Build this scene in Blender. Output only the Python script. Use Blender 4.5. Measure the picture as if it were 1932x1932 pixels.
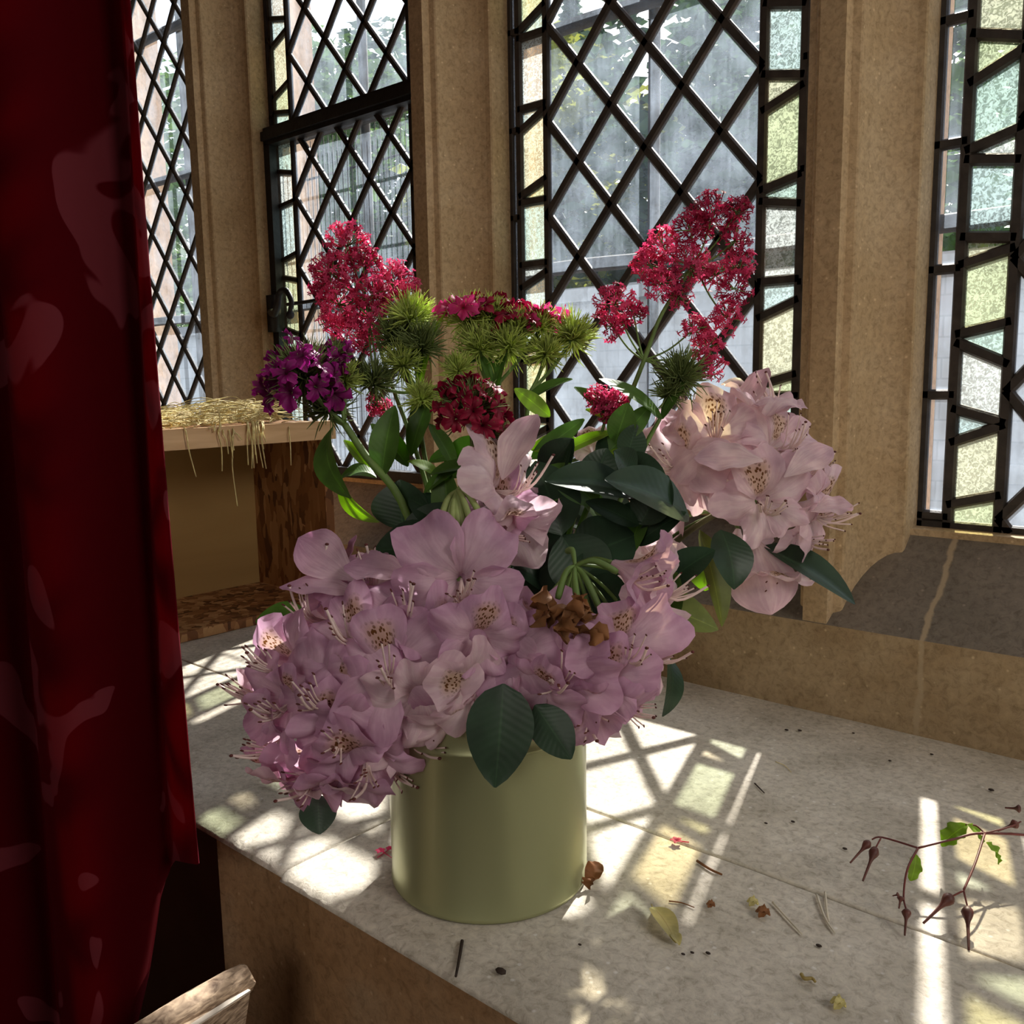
import bpy, math, random
from mathutils import Vector, Matrix, noise
random.seed(7)
for o in list(bpy.data.objects): bpy.data.objects.remove(o)
SC = bpy.context.scene
C = SC.collection
PI = math.pi
R = math.radians

# ------------------------------------------------------------ camera
# X runs along the window wall, Y points out through the windows, z = 0 is the top of the stone seat
EYE = Vector((0, 0, 0.369))
FPX = 1720.0
_dn = Vector((198.0, 11934.0, FPX)).normalized()          # straight down, in camera axes (x right, y down, z ahead)
_f = Vector((0, 0, 1)); _y = (_f - _dn * _f.dot(_dn)).normalized(); _z = -_dn; _x = _y.cross(_z)
_a = R(-41.5); _ca, _sa = math.cos(_a), math.sin(_a)
AXU = _x * _ca + _y * _sa
AXV = -_x * _sa + _y * _ca
AXZ = _z
def cdir(x, y, z):                                         # camera axes (right, down, ahead) -> world
    v = Vector((x, y, z)); return Vector((AXU.dot(v), AXV.dot(v), AXZ.dot(v)))
def cv(r, u, t):                                           # right, up, towards the camera -> world
    return cdir(r, -u, -t).normalized()
def at(px, py, d):                                         # point on the sight line of a pixel at depth d (metres)
    return EYE + cdir((px - 966) / FPX * d, (py - 966) / FPX * d, d)
def atz(px, py, z=0.0):                                    # the same, on the level z
    r = cdir(px - 966, py - 966, FPX); return EYE + r * ((z - EYE.z) / r.z)
cam = bpy.data.cameras.new('camera'); co = bpy.data.objects.new('camera', cam); C.objects.link(co)
cam.sensor_width = 36; cam.lens = 36 * FPX / 1932; cam.clip_start = 0.02; cam.clip_end = 200
rx, ry, rz_ = cdir(1, 0, 0), cdir(0, -1, 0), cdir(0, 0, -1)
co.matrix_world = Matrix(((rx.x, ry.x, rz_.x, EYE.x), (rx.y, ry.y, rz_.y, EYE.y), (rx.z, ry.z, rz_.z, EYE.z), (0, 0, 0, 1)))
SC.camera = co

# ------------------------------------------------------------ light
SC.view_settings.view_transform = 'Standard'; SC.view_settings.look = 'None'
SC.view_settings.exposure = 0.62; SC.view_settings.gamma = 1.0; SC.view_settings.use_curve_mapping = False
SUN_EL = math.atan(0.765)
SUN_H = Vector((-0.3009, 0.9536, 0))
w = bpy.data.worlds.new('sky'); SC.world = w; w.use_nodes = True
nt = w.node_tree; bg = nt.nodes['Background']
sky = nt.nodes.new('ShaderNodeTexSky'); sky.sky_type = 'NISHITA'; sky.sun_disc = False
sky.sun_elevation = SUN_EL; sky.sun_rotation = math.atan2(SUN_H.x, SUN_H.y); sky.dust_density = 2.5
tc = nt.nodes.new('ShaderNodeTexCoord'); cn = nt.nodes.new('ShaderNodeTexNoise'); cn.inputs['Scale'].default_value = 2.2; cn.inputs['Detail'].default_value = 6
nt.links.new(tc.outputs['Generated'], cn.inputs['Vector'])
cr = nt.nodes.new('ShaderNodeMapRange'); cr.inputs[1].default_value = 0.42; cr.inputs[2].default_value = 0.62
nt.links.new(cn.outputs['Fac'], cr.inputs[0])
mx = nt.nodes.new('ShaderNodeMixRGB'); mx.inputs[2].default_value = (8, 8.3, 8.8, 1)
nt.links.new(cr.outputs[0], mx.inputs[0]); nt.links.new(sky.outputs[0], mx.inputs[1])
nt.links.new(mx.outputs[0], bg.inputs['Color']); bg.inputs['Strength'].default_value = 0.22
sl = bpy.data.lights.new('sun', 'SUN'); sl.energy = 11.0; sl.angle = R(0.9); sl.color = (1.0, 0.93, 0.84)
so = bpy.data.objects.new('sun', sl); C.objects.link(so)
sd = (SUN_H * math.cos(SUN_EL) + Vector((0, 0, math.sin(SUN_EL))))
so.rotation_euler = sd.to_track_quat('Z', 'Y').to_euler(); so.location = (-1, 4, 4)
def area(name, loc, target, sx, sy, e, col):
    l = bpy.data.lights.new(name, 'AREA'); l.shape = 'RECTANGLE'; l.size = sx; l.size_y = sy; l.energy = e; l.color = col
    o = bpy.data.objects.new(name, l); C.objects.link(o); o.location = loc
    o.rotation_euler = (Vector(loc) - Vector(target)).to_track_quat('Z', 'Y').to_euler()
area('end_bay_fill_light', (2.4, 0.55, 1.35), (-0.5, 0.6, 0.1), 1.0, 1.6, 33, (1.0, 0.95, 0.87))  # added fill lamp from the right; the end wall has no window
area('far_room_fill_light', (0.9, -2.9, 1.5), (-0.4, 0.6, 0.1), 1.6, 1.4, 22, (1.0, 0.93, 0.85))  # unseen fill lamp added behind the camera; the back wall is closed

# ------------------------------------------------------------ materials
def nmat(name):
    m = bpy.data.materials.new(name); m.use_nodes = True; t = m.node_tree
    return m, t, t.nodes['Principled BSDF'], t.nodes['Material Output']
def N(t, k, **kw):
    n = t.nodes.new('ShaderNode' + k)
    for a, b in kw.items():
        if a in n.inputs: n.inputs[a].default_value = b
        else: setattr(n, a, b)
    return n
def ramp(t, src, stops):
    r = N(t, 'ValToRGB'); e = r.color_ramp.elements
    while len(e) < len(stops): e.new(0.5)
    for i, (p, c) in enumerate(stops): e[i].position = p; e[i].color = (*c, 1)
    t.links.new(src, r.inputs[0]); return r.outputs[0]
def objco(t, scale=(1, 1, 1)):
    g = N(t, 'NewGeometry'); m = N(t, 'Mapping'); m.inputs['Scale'].default_value = scale
    t.links.new(g.outputs['Position'], m.inputs['Vector']); return m.outputs[0]
def srgb(r, g, b):
    f = lambda c: ((c / 255 + 0.055) / 1.055) ** 2.4 if c > 10 else c / 255 / 12.92
    return (f(r), f(g), f(b))
def basic(name, col, rough=0.6, var=0.25, scale=30, bump=0.0, bscale=80, spec=0.4, metal=0.0, trans=0.0, coat=0.0, stretch=(1, 1, 1)):
    m, t, b, out = nmat(name)
    v = objco(t, stretch)
    n = N(t, 'TexNoise', Scale=scale, Detail=5.0); t.links.new(v, n.inputs['Vector'])
    d = tuple(c * (1 - var) for c in col); l = tuple(min(1, c * (1 + var)) for c in col)
    t.links.new(ramp(t, n.outputs['Fac'], [(0.3, d), (0.7, l)]), b.inputs['Base Color'])
    b.inputs['Roughness'].default_value = rough; b.inputs['Specular IOR Level'].default_value = spec
    b.inputs['Metallic'].default_value = metal; b.inputs['Coat Weight'].default_value = coat
    if bump:
        n2 = N(t, 'TexNoise', Scale=bscale, Detail=6.0); t.links.new(v, n2.inputs['Vector'])
        bp = N(t, 'Bump', Strength=bump, Distance=0.002); t.links.new(n2.outputs['Fac'], bp.inputs['Height']); t.links.new(bp.outputs[0], b.inputs['Normal'])
    if trans:
        tr = N(t, 'BsdfTranslucent'); t.links.new(b.inputs['Base Color'].links[0].from_socket, tr.inputs['Color'])
        mxx = N(t, 'MixShader', Fac=trans); t.links.new(b.outputs[0], mxx.inputs[1]); t.links.new(tr.outputs[0], mxx.inputs[2]); t.links.new(mxx.outputs[0], out.inputs[0])
    return m
def stone(name, c1, c2, c3, scale=6, fine=90, bump=0.5, joints=None, rough=0.85):
    m, t, b, out = nmat(name); v = objco(t)
    n = N(t, 'TexNoise', Scale=scale, Detail=7.0, Roughness=0.62); t.links.new(v, n.inputs['Vector'])
    n2 = N(t, 'TexNoise', Scale=fine, Detail=6.0, Roughness=0.7, Distortion=0.6); t.links.new(v, n2.inputs['Vector'])
    a = ramp(t, n.outputs['Fac'], [(0.28, c1), (0.5, c2), (0.72, c3)])
    f = ramp(t, n2.outputs['Fac'], [(0.32, (0.68, 0.66, 0.62)), (0.5, (1, 1, 1)), (0.68, (1.18, 1.18, 1.16))])
    mu = N(t, 'MixRGB', blend_type='MULTIPLY', Fac=1.0); t.links.new(a, mu.inputs[1]); t.links.new(f, mu.inputs[2]); col = mu.outputs[0]
    vo = N(t, 'TexVoronoi', Scale=70.0); t.links.new(v, vo.inputs['Vector'])
    sp = N(t, 'MapRange'); sp.inputs[1].default_value = 0.06; sp.inputs[2].default_value = 0.13; sp.inputs[3].default_value = 0.35; sp.inputs[4].default_value = 0.0
    t.links.new(vo.outputs['Distance'], sp.inputs[0])
    m2 = N(t, 'MixRGB'); m2.inputs[2].default_value = (*[min(1, x * 1.9) for x in c3], 1); t.links.new(sp.outputs[0], m2.inputs[0]); t.links.new(col, m2.inputs[1]); col = m2.outputs[0]
    if joints:                                             # pale mortar lines at these x positions
        sx = N(t, 'SeparateXYZ'); t.links.new(v, sx.inputs[0])
        nn = N(t, 'TexNoise', Scale=25.0, Detail=5.0); t.links.new(v, nn.inputs['Vector'])
        wob = N(t, 'Math', operation='MULTIPLY_ADD'); wob.inputs[1].default_value = 0.02; t.links.new(nn.outputs['Fac'], wob.inputs[0]); t.links.new(sx.outputs[0], wob.inputs[2])
        for j in joints:
            s = N(t, 'Math', operation='SUBTRACT'); s.inputs[1].default_value = j + 0.01; t.links.new(wob.outputs[0], s.inputs[0])
            ab = N(t, 'Math', operation='ABSOLUTE'); t.links.new(s.outputs[0], ab.inputs[0])
            mr = N(t, 'MapRange'); mr.inputs[1].default_value = 0.0015; mr.inputs[2].default_value = 0.0035; mr.inputs[3].default_value = 0.8; mr.inputs[4].default_value = 0
            t.links.new(ab.outputs[0], mr.inputs[0])
            m3 = N(t, 'MixRGB'); m3.inputs[2].default_value = (0.42, 0.32, 0.20, 1); t.links.new(mr.outputs[0], m3.inputs[0]); t.links.new(col, m3.inputs[1]); col = m3.outputs[0]
    t.links.new(col, b.inputs['Base Color']); b.inputs['Roughness'].default_value = rough; b.inputs['Specular IOR Level'].default_value = 0.25
    bp = N(t, 'Bump', Strength=bump, Distance=0.0015); t.links.new(n2.outputs['Fac'], bp.inputs['Height']); t.links.new(bp.outputs[0], b.inputs['Normal'])
    return m
M = {}
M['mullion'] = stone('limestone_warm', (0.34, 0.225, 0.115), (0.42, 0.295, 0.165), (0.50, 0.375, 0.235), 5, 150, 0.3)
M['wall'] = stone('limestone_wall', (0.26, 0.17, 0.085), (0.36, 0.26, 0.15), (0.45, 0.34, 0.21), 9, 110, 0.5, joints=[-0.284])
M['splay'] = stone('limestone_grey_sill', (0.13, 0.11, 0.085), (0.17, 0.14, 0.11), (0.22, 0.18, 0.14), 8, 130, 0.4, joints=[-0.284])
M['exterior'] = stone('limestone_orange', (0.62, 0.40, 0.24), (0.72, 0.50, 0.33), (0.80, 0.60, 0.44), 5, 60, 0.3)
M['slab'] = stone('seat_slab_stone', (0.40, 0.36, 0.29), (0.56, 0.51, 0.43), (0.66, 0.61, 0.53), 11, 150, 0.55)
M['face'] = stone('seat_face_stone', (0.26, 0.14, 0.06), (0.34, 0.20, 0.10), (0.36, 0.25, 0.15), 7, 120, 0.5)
M['room'] = basic('dark_room_plaster', (0.16, 0.11, 0.07), 0.9, 0.2, 4)
M['floorm'] = basic('dark_floor_boards', (0.05, 0.03, 0.02), 0.7, 0.3, 8)
M['lead'] = basic('lead_came', (0.035, 0.027, 0.021), 0.6, 0.4, 60, 0.4, 150)
M['iron'] = basic('black_iron', (0.012, 0.011, 0.012), 0.55, 0.5, 50, 0.5, 120)
M['bar'] = basic('weathered_saddle_bar', (0.05, 0.045, 0.035), 0.8, 0.5, 25, 0.6, 90)
M['pot'] = basic('sage_green_enamel', (0.36, 0.375, 0.20), 0.33, 0.05, 6, 0.05, 50, 0.55, 0.55, coat=0.1)
M['stem'] = basic('green_stem', (0.13, 0.21, 0.05), 0.55, 0.3, 60, trans=0.15)
M['pale_stem'] = basic('pale_green_pedicel', (0.34, 0.42, 0.15), 0.55, 0.25, 60, trans=0.3)
M['dark_stem'] = basic('brown_green_twig', (0.10, 0.10, 0.04), 0.7, 0.4, 70)
M['bract'] = basic('lime_green_bracts', (0.56, 0.66, 0.17), 0.6, 0.4, 70, trans=0.45)
M['bract_dark'] = basic('dark_green_bracts', (0.20, 0.26, 0.08), 0.6, 0.45, 70, trans=0.35)
M['filament'] = basic('pale_filament', (0.92, 0.76, 0.72), 0.5, 0.08, 60, trans=0.3)
M['anther'] = basic('dark_anther', (0.10, 0.02, 0.015), 0.6, 0.3, 60)
M['valerian'] = basic('valerian_pink_red', (0.72, 0.06, 0.18), 0.6, 0.35, 45, trans=0.45)
M['valerian_deep'] = basic('valerian_deep_red', (0.42, 0.012, 0.07), 0.6, 0.35, 45, trans=0.4)
M['straw'] = basic('dry_straw', (0.85, 0.66, 0.32), 0.6, 0.35, 90, trans=0.2)
M['brown_bud'] = basic('withered_brown', (0.24, 0.10, 0.035), 0.7, 0.5, 60, trans=0.3)
M['dry_pale'] = basic('pale_dry_stem', (0.62, 0.56, 0.45), 0.7, 0.15, 60)
M['red_stem'] = basic('red_brown_stem', (0.13, 0.025, 0.02), 0.5, 0.3, 80)
M['pod'] = basic('maroon_seed_pod', (0.10, 0.03, 0.022), 0.5, 0.4, 90)
M['speck'] = basic('dark_seed', (0.03, 0.018, 0.012), 0.8, 0.3, 90)
M['gravel'] = basic('pale_gravel', (0.42, 0.41, 0.38), 0.9, 0.25, 9)
M['lawn'] = basic('lawn_grass', (0.16, 0.27, 0.05), 0.9, 0.3, 3)
M['bark'] = basic('mossy_bark', (0.16, 0.20, 0.05), 0.9, 0.5, 6)
for k, c in dict(tree_dark=(0.045, 0.085, 0.035), tree_mid=(0.09, 0.16, 0.04), tree_yellow=(0.30, 0.32, 0.05)).items():
    M[k] = basic(k + '_leaves', c, 0.6, 0.5, 1.5, trans=0.35)
def gardenwall():
    m, t, b, out = nmat('garden_wall_stone'); v = objco(t)
    sp = N(t, 'SeparateXYZ'); cb = N(t, 'CombineXYZ'); t.links.new(v, sp.inputs[0]); t.links.new(sp.outputs[0], cb.inputs[0]); t.links.new(sp.outputs[2], cb.inputs[1])
    br = N(t, 'TexBrick', Scale=2.2); br.inputs['Color1'].default_value = (0.34, 0.34, 0.33, 1); br.inputs['Color2'].default_value = (0.29, 0.29, 0.285, 1)
    br.inputs['Mortar'].default_value = (0.25, 0.25, 0.245, 1); br.inputs['Mortar Size'].default_value = 0.012
    t.links.new(cb.outputs[0], br.inputs['Vector']); t.links.new(br.outputs[0], b.inputs['Base Color']); b.inputs['Roughness'].default_value = 0.9
    return m
M['gardenwall'] = gardenwall()
def glass():
    m, t, b, out = nmat('dusty_leaded_glass'); t.nodes.remove(b)
    at_ = N(t, 'Attribute', attribute_name='tint'); ed = N(t, 'Attribute', attribute_name='edge')
    v = objco(t, (1, 1, 1))
    n = N(t, 'TexNoise', Scale=22.0, Detail=5.0); t.links.new(v, n.inputs['Vector'])
    vs = objco(t, (160, 160, 14)); n2 = N(t, 'TexNoise', Scale=1.0, Detail=3.0); t.links.new(vs, n2.inputs['Vector'])
    n3 = N(t, 'TexNoise', Scale=230.0, Detail=3.0, Distortion=1.5); t.links.new(v, n3.inputs['Vector'])
    se = N(t, 'SeparateColor'); t.links.new(ed.outputs['Color'], se.inputs[0])       # R hazier pane rim, G rolled texture
    def mr(src, a, b_, c, d):
        r = N(t, 'MapRange'); 
        for i, x in enumerate((a, b_, c, d)): r.inputs[i + 1].default_value = x
        t.links.new(src, r.inputs[0]); return r.outputs[0]
    def ma(op, x, y):
        q = N(t, 'Math', operation=op, use_clamp=False)
        for i, s in enumerate((x, y)):
            if isinstance(s, (int, float)): q.inputs[i].default_value = s
            else: t.links.new(s, q.inputs[i])
        return q.outputs[0]
    dust = ma('ADD', mr(n.outputs['Fac'], 0.35, 0.75, 0.04, 0.19), mr(n2.outputs['Fac'], 0.35, 0.75, 0.0, 0.07))
    edge = ma('MULTIPLY', mr(se.outputs[0], 0.0, 1.0, 0.0, 1.0), 0.5)
    tex = ma('MULTIPLY', se.outputs[1], mr(n3.outputs['Fac'], 0.42, 0.58, 0.12, 0.46))
    fac = ma('MINIMUM', ma('ADD', ma('ADD', dust, edge), tex), 0.85)
    tp = N(t, 'BsdfTransparent'); t.links.new(at_.outputs['Color'], tp.inputs[0])
    tr = N(t, 'BsdfTranslucent'); df = N(t, 'BsdfDiffuse')
    wh = N(t, 'MixRGB', blend_type='MULTIPLY', Fac=1.0); wh.inputs[1].default_value = (0.58, 0.68, 0.82, 1); t.links.new(at_.outputs['Color'], wh.inputs[2])
    t.links.new(wh.outputs[0], tr.inputs[0]); t.links.new(wh.outputs[0], df.inputs[0])
    hz = N(t, 'MixShader', Fac=0.25); t.links.new(tr.outputs[0], hz.inputs[1]); t.links.new(df.outputs[0], hz.inputs[2])
    mxx = N(t, 'MixShader'); t.links.new(fac, mxx.inputs[0]); t.links.new(tp.outputs[0], mxx.inputs[1]); t.links.new(hz.outputs[0], mxx.inputs[2])
    gl = N(t, 'BsdfGlossy', Roughness=0.08); m2 = N(t, 'MixShader', Fac=0.03); t.links.new(mxx.outputs[0], m2.inputs[1]); t.links.new(gl.outputs[0], m2.inputs[2])
    t.links.new(m2.outputs[0], out.inputs[0]); return m
M['glass'] = glass()
def petal(name, inner, outer, speck=True, trans=0.45, ruff=0.5):
    """attribute 'pt': R along petal, G across 0..1, B upper-petal flag"""
    m, t, b, out = nmat(name)
    a = N(t, 'Attribute', attribute_name='pt'); s = N(t, 'SeparateColor'); t.links.new(a.outputs['Color'], s.inputs[0])
    v = objco(t)
    base = ramp(t, s.outputs[0], [(0.15, inner), (0.62, tuple((x + y) / 2 for x, y in zip(inner, outer))), (1.0, outer)])
    n = N(t, 'TexNoise', Scale=55.0, Detail=4.0); t.links.new(v, n.inputs['Vector'])
    f = ramp(t, n.outputs['Fac'], [(0.3, (0.82, 0.78, 0.82)), (0.7, (1.08, 1.08, 1.08))])
    mu = N(t, 'MixRGB', blend_type='MULTIPLY', Fac=1.0); t.links.new(base, mu.inputs[1]); t.links.new(f, mu.inputs[2]); col = mu.outputs[0]
    cb = N(t, 'CombineXYZ'); g = N(t, 'Math', operation='MULTIPLY'); g.inputs[1].default_value = 14.0; t.links.new(s.outputs[1], g.inputs[0])
    r2 = N(t, 'Math', operation='MULTIPLY'); r2.inputs[1].default_value = 3.0; t.links.new(s.outputs[0], r2.inputs[0])
    t.links.new(g.outputs[0], cb.inputs[0]); t.links.new(r2.outputs[0], cb.inputs[1])
    vn = N(t, 'TexNoise', Scale=1.0, Detail=2.0); t.links.new(cb.outputs[0], vn.inputs['Vector'])     # long veins
    vf = ramp(t, vn.outputs['Fac'], [(0.4, (0.88, 0.80, 0.86)), (0.6, (1, 1, 1))])
    m3 = N(t, 'MixRGB', blend_type='MULTIPLY', Fac=0.8); t.links.new(col, m3.inputs[1]); t.links.new(vf, m3.inputs[2]); col = m3.outputs[0]
    if speck:
        c2 = N(t, 'CombineXYZ'); g2 = N(t, 'Math', operation='MULTIPLY'); g2.inputs[1].default_value = 15.0; t.links.new(s.outputs[1], g2.inputs[0])
        g3 = N(t, 'Math', operation='MULTIPLY'); g3.inputs[1].default_value = 13.0; t.links.new(s.outputs[0], g3.inputs[0])
        t.links.new(g2.outputs[0], c2.inputs[0]); t.links.new(g3.outputs[0], c2.inputs[1])
        vo = N(t, 'TexVoronoi', Scale=1.0); vo.voronoi_dimensions = '2D'; t.links.new(c2.outputs[0], vo.inputs['Vector'])
        dot = N(t, 'MapRange'); dot.inputs[1].default_value = 0.26; dot.inputs[2].default_value = 0.34; dot.inputs[3].default_value = 1; dot.inputs[4].default_value = 0; t.links.new(vo.outputs['Distance'], dot.inputs[0])
        # mask: middle of the upper petal
        ab = N(t, 'Math', operation='SUBTRACT'); ab.inputs[1].default_value = 0.5; t.links.new(s.outputs[1], ab.inputs[0])
        ab2 = N(t, 'Math', operation='ABSOLUTE'); t.links.new(ab.outputs[0], ab2.inputs[0])
        k1 = N(t, 'MapRange'); k1.inputs[1].default_value = 0.14; k1.inputs[2].default_value = 0.32; k1.inputs[3].default_value = 1; k1.inputs[4].default_value = 0; t.links.new(ab2.outputs[0], k1.inputs[0])
        k2 = ramp(t, s.outputs[0], [(0.16, (0, 0, 0)), (0.26, (1, 1, 1)), (0.70, (1, 1, 1)), (0.84, (0, 0, 0))])
        k3 = N(t, 'Math', operation='MULTIPLY'); t.links.new(k1.outputs[0], k3.inputs[0]); t.links.new(k2, k3.inputs[1])
        k4 = N(t, 'Math', operation='MULTIPLY'); t.links.new(k3.outputs[0], k4.inputs[0]); t.links.new(s.outputs[2], k4.inputs[1])
        oc = N(t, 'MixRGB'); oc.inputs[2].default_value = (0.58, 0.36, 0.10, 1); kk = N(t, 'Math', operation='MULTIPLY'); kk.inputs[1].default_value = 0.5
        t.links.new(k4.outputs[0], kk.inputs[0]); t.links.new(kk.outputs[0], oc.inputs[0]); t.links.new(col, oc.inputs[1])
        k5 = N(t, 'Math', operation='MULTIPLY'); t.links.new(k4.outputs[0], k5.inputs[0]); t.links.new(dot.outputs[0], k5.inputs[1])
        dk = N(t, 'MixRGB'); dk.inputs[2].default_value = (0.16, 0.06, 0.015, 1); t.links.new(k5.outputs[0], dk.inputs[0]); t.links.new(oc.outputs[0], dk.inputs[1]); col = dk.outputs[0]
    t.links.new(col, b.inputs['Base Color']); b.inputs['Roughness'].default_value = ruff; b.inputs['Specular IOR Level'].default_value = 0.3
    bp = N(t, 'Bump', Strength=0.35, Distance=0.0012); t.links.new(vn.outputs['Fac'], bp.inputs['Height']); t.links.new(bp.outputs[0], b.inputs['Normal'])
    tr = N(t, 'BsdfTranslucent'); t.links.new(col, tr.inputs['Color'])
    mxx = N(t, 'MixShader', Fac=trans); t.links.new(b.outputs[0], mxx.inputs[1]); t.links.new(tr.outputs[0], mxx.inputs[2]); t.links.new(mxx.outputs[0], out.inputs[0])
    return m
M['rhodo'] = petal('lilac_rhododendron_petal', (0.88, 0.70, 0.74), (0.72, 0.44, 0.61))
M['rhodo_pale'] = petal('pale_rhododendron_petal', (0.94, 0.82, 0.80), (0.88, 0.68, 0.73))
M['magenta'] = petal('magenta_sweet_william', (0.08, 0.002, 0.03), (0.40, 0.014, 0.25), False, 0.35)
M['crimson'] = petal('crimson_sweet_william', (0.16, 0.004, 0.02), (0.36, 0.008, 0.045), False, 0.35)
M['rose'] = petal('rose_sweet_william', (0.45, 0.01, 0.06), (0.75, 0.05, 0.25), False, 0.4)
def leafmat(name, col, rough, trans, vein=(1.5, 1.5, 1.4)):
    m, t, b, out = nmat(name)
    a = N(t, 'Attribute', attribute_name='pt'); s = N(t, 'SeparateColor'); t.links.new(a.outputs['Color'], s.inputs[0])
    v = objco(t); n = N(t, 'TexNoise', Scale=40.0, Detail=5.0); t.links.new(v, n.inputs['Vector'])
    base = ramp(t, n.outputs['Fac'], [(0.3, tuple(c * 0.7 for c in col)), (0.7, tuple(c * 1.3 for c in col))])
    mid = ramp(t, s.outputs[1], [(0.47, (1, 1, 1)), (0.495, vein), (0.505, vein), (0.53, (1, 1, 1))])
    # side veins slant forwards from the midrib
    q = N(t, 'Math', operation='SUBTRACT'); q.inputs[1].default_value = 0.5; t.links.new(s.outputs[1], q.inputs[0])
    q1 = N(t, 'Math', operation='ABSOLUTE'); t.links.new(q.outputs[0], q1.inputs[0])
    q2 = N(t, 'Math', operation='MULTIPLY_ADD'); q2.inputs[1].default_value = -0.35; t.links.new(q1.outputs[0], q2.inputs[0]); t.links.new(s.outputs[0], q2.inputs[2])
    q3 = N(t, 'Math', operation='MULTIPLY'); q3.inputs[1].default_value = 75.0; t.links.new(q2.outputs[0], q3.inputs[0])
    q4 = N(t, 'Math', operation='SINE'); t.links.new(q3.outputs[0], q4.inputs[0])
    bp = N(t, 'Bump', Strength=0.06, Distance=0.0004); t.links.new(q4.outputs[0], bp.inputs['Height']); t.links.new(bp.outputs[0], b.inputs['Normal'])
    mu = N(t, 'MixRGB', blend_type='MULTIPLY', Fac=1.0); t.links.new(base, mu.inputs[1]); t.links.new(mid, mu.inputs[2]); col_ = mu.outputs[0]
    t.links.new(col_, b.inputs['Base Color']); b.inputs['Roughness'].default_value = rough; b.inputs['Specular IOR Level'].default_value = 0.25
    tr = N(t, 'BsdfTranslucent'); m9 = N(t, 'MixRGB', blend_type='MULTIPLY', Fac=1.0); m9.inputs[2].default_value = (1.6, 1.6, 0.5, 1); t.links.new(col_, m9.inputs[1]); t.links.new(m9.outputs[0], tr.inputs['Color'])
    mxx = N(t, 'MixShader', Fac=trans); t.links.new(b.outputs[0], mxx.inputs[1]); t.links.new(tr.outputs[0], mxx.inputs[2]); t.links.new(mxx.outputs[0], out.inputs[0])
    return m
M['leaf_rhodo'] = leafmat('leathery_dark_leaf', (0.024, 0.05, 0.026), 0.38, 0.10)
M['leaf_olive'] = leafmat('olive_leaf', (0.16, 0.19, 0.04), 0.45, 0.3)
M['leaf_green'] = leafmat('fresh_green_leaf', (0.10, 0.20, 0.04), 0.42, 0.35)
M['leaf_lime'] = leafmat('lime_leaf', (0.28, 0.42, 0.06), 0.5, 0.5)
M['leaf_yellow'] = leafmat('yellowed_leaf', (0.58, 0.52, 0.24), 0.6, 0.3, (0.8, 0.7, 0.6))
M['paleedge'] = basic('pale_wood_edge', (0.62, 0.55, 0.47), 0.7, 0.2, 60)
def velvet():
    m, t, b, out = nmat('red_damask_velvet'); tcn = N(t, 'Attribute', attribute_name='cloth')
    n = N(t, 'TexNoise', Scale=9.0, Detail=1.2, Distortion=1.3); n.noise_dimensions = '2D'
    mp = N(t, 'Mapping'); mp.inputs['Scale'].default_value = (1.6, 1.3, 1); t.links.new(tcn.outputs['Vector'], mp.inputs['Vector']); t.links.new(mp.outputs[0], n.inputs['Vector'])
    k = ramp(t, n.outputs['Fac'], [(0.615, (0, 0, 0)), (0.627, (1, 1, 1))])
    c = N(t, 'MixRGB'); c.inputs[1].default_value = (0.050, 0.0004, 0.0022, 1); c.inputs[2].default_value = (0.11, 0.018, 0.024, 1); t.links.new(k, c.inputs[0])
    t.links.new(c.outputs[0], b.inputs['Base Color']); b.inputs['Roughness'].default_value = 0.9; b.inputs['Specular IOR Level'].default_value = 0.03
    b.inputs['Sheen Weight'].default_value = 0.10; b.inputs['Sheen Roughness'].default_value = 0.35; b.inputs['Sheen Tint'].default_value = (0.9, 0.12, 0.18, 1)
    n2 = N(t, 'TexNoise', Scale=14.0, Detail=4.0); t.links.new(objco(t), n2.inputs['Vector'])
    bp = N(t, 'Bump', Strength=0.4, Distance=0.004); t.links.new(n2.outputs['Fac'], bp.inputs['Height']); t.links.new(bp.outputs[0], b.inputs['Normal'])
    tr = N(t, 'BsdfTranslucent'); tr.inputs['Color'].default_value = (0.75, 0.012, 0.045, 1); mxx = N(t, 'MixShader', Fac=0.12)
    t.links.new(b.outputs[0], mxx.inputs[1]); t.links.new(tr.outputs[0], mxx.inputs[2]); t.links.new(mxx.outputs[0], out.inputs[0])
    return m
M['velvet'] = velvet()
def osb():
    m, t, b, out = nmat('osb_board'); v = objco(t, (75, 75, 22)); n = N(t, 'TexVoronoi', Scale=1.0); n.distance = 'MANHATTAN'
    nz = N(t, 'TexNoise', Scale=9.0, Detail=3.0); t.links.new(objco(t), nz.inputs['Vector'])
    ad = N(t, 'VectorMath', operation='MULTIPLY_ADD'); ad.inputs[1].default_value = (2.2, 2.2, 2.2); t.links.new(nz.outputs['Color'], ad.inputs[0]); t.links.new(v, ad.inputs[2]); t.links.new(ad.outputs[0], n.inputs['Vector'])
    s = N(t, 'SeparateColor'); t.links.new(n.outputs['Color'], s.inputs[0])
    t.links.new(ramp(t, s.outputs[0], [(0.0, (0.10, 0.035, 0.01)), (0.35, (0.27, 0.11, 0.035)), (0.6, (0.36, 0.17, 0.06)), (1.0, (0.55, 0.32, 0.14))]), b.inputs['Base Color'])
    b.inputs['Roughness'].default_value = 0.6; return m
M['osb'] = osb()
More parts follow.
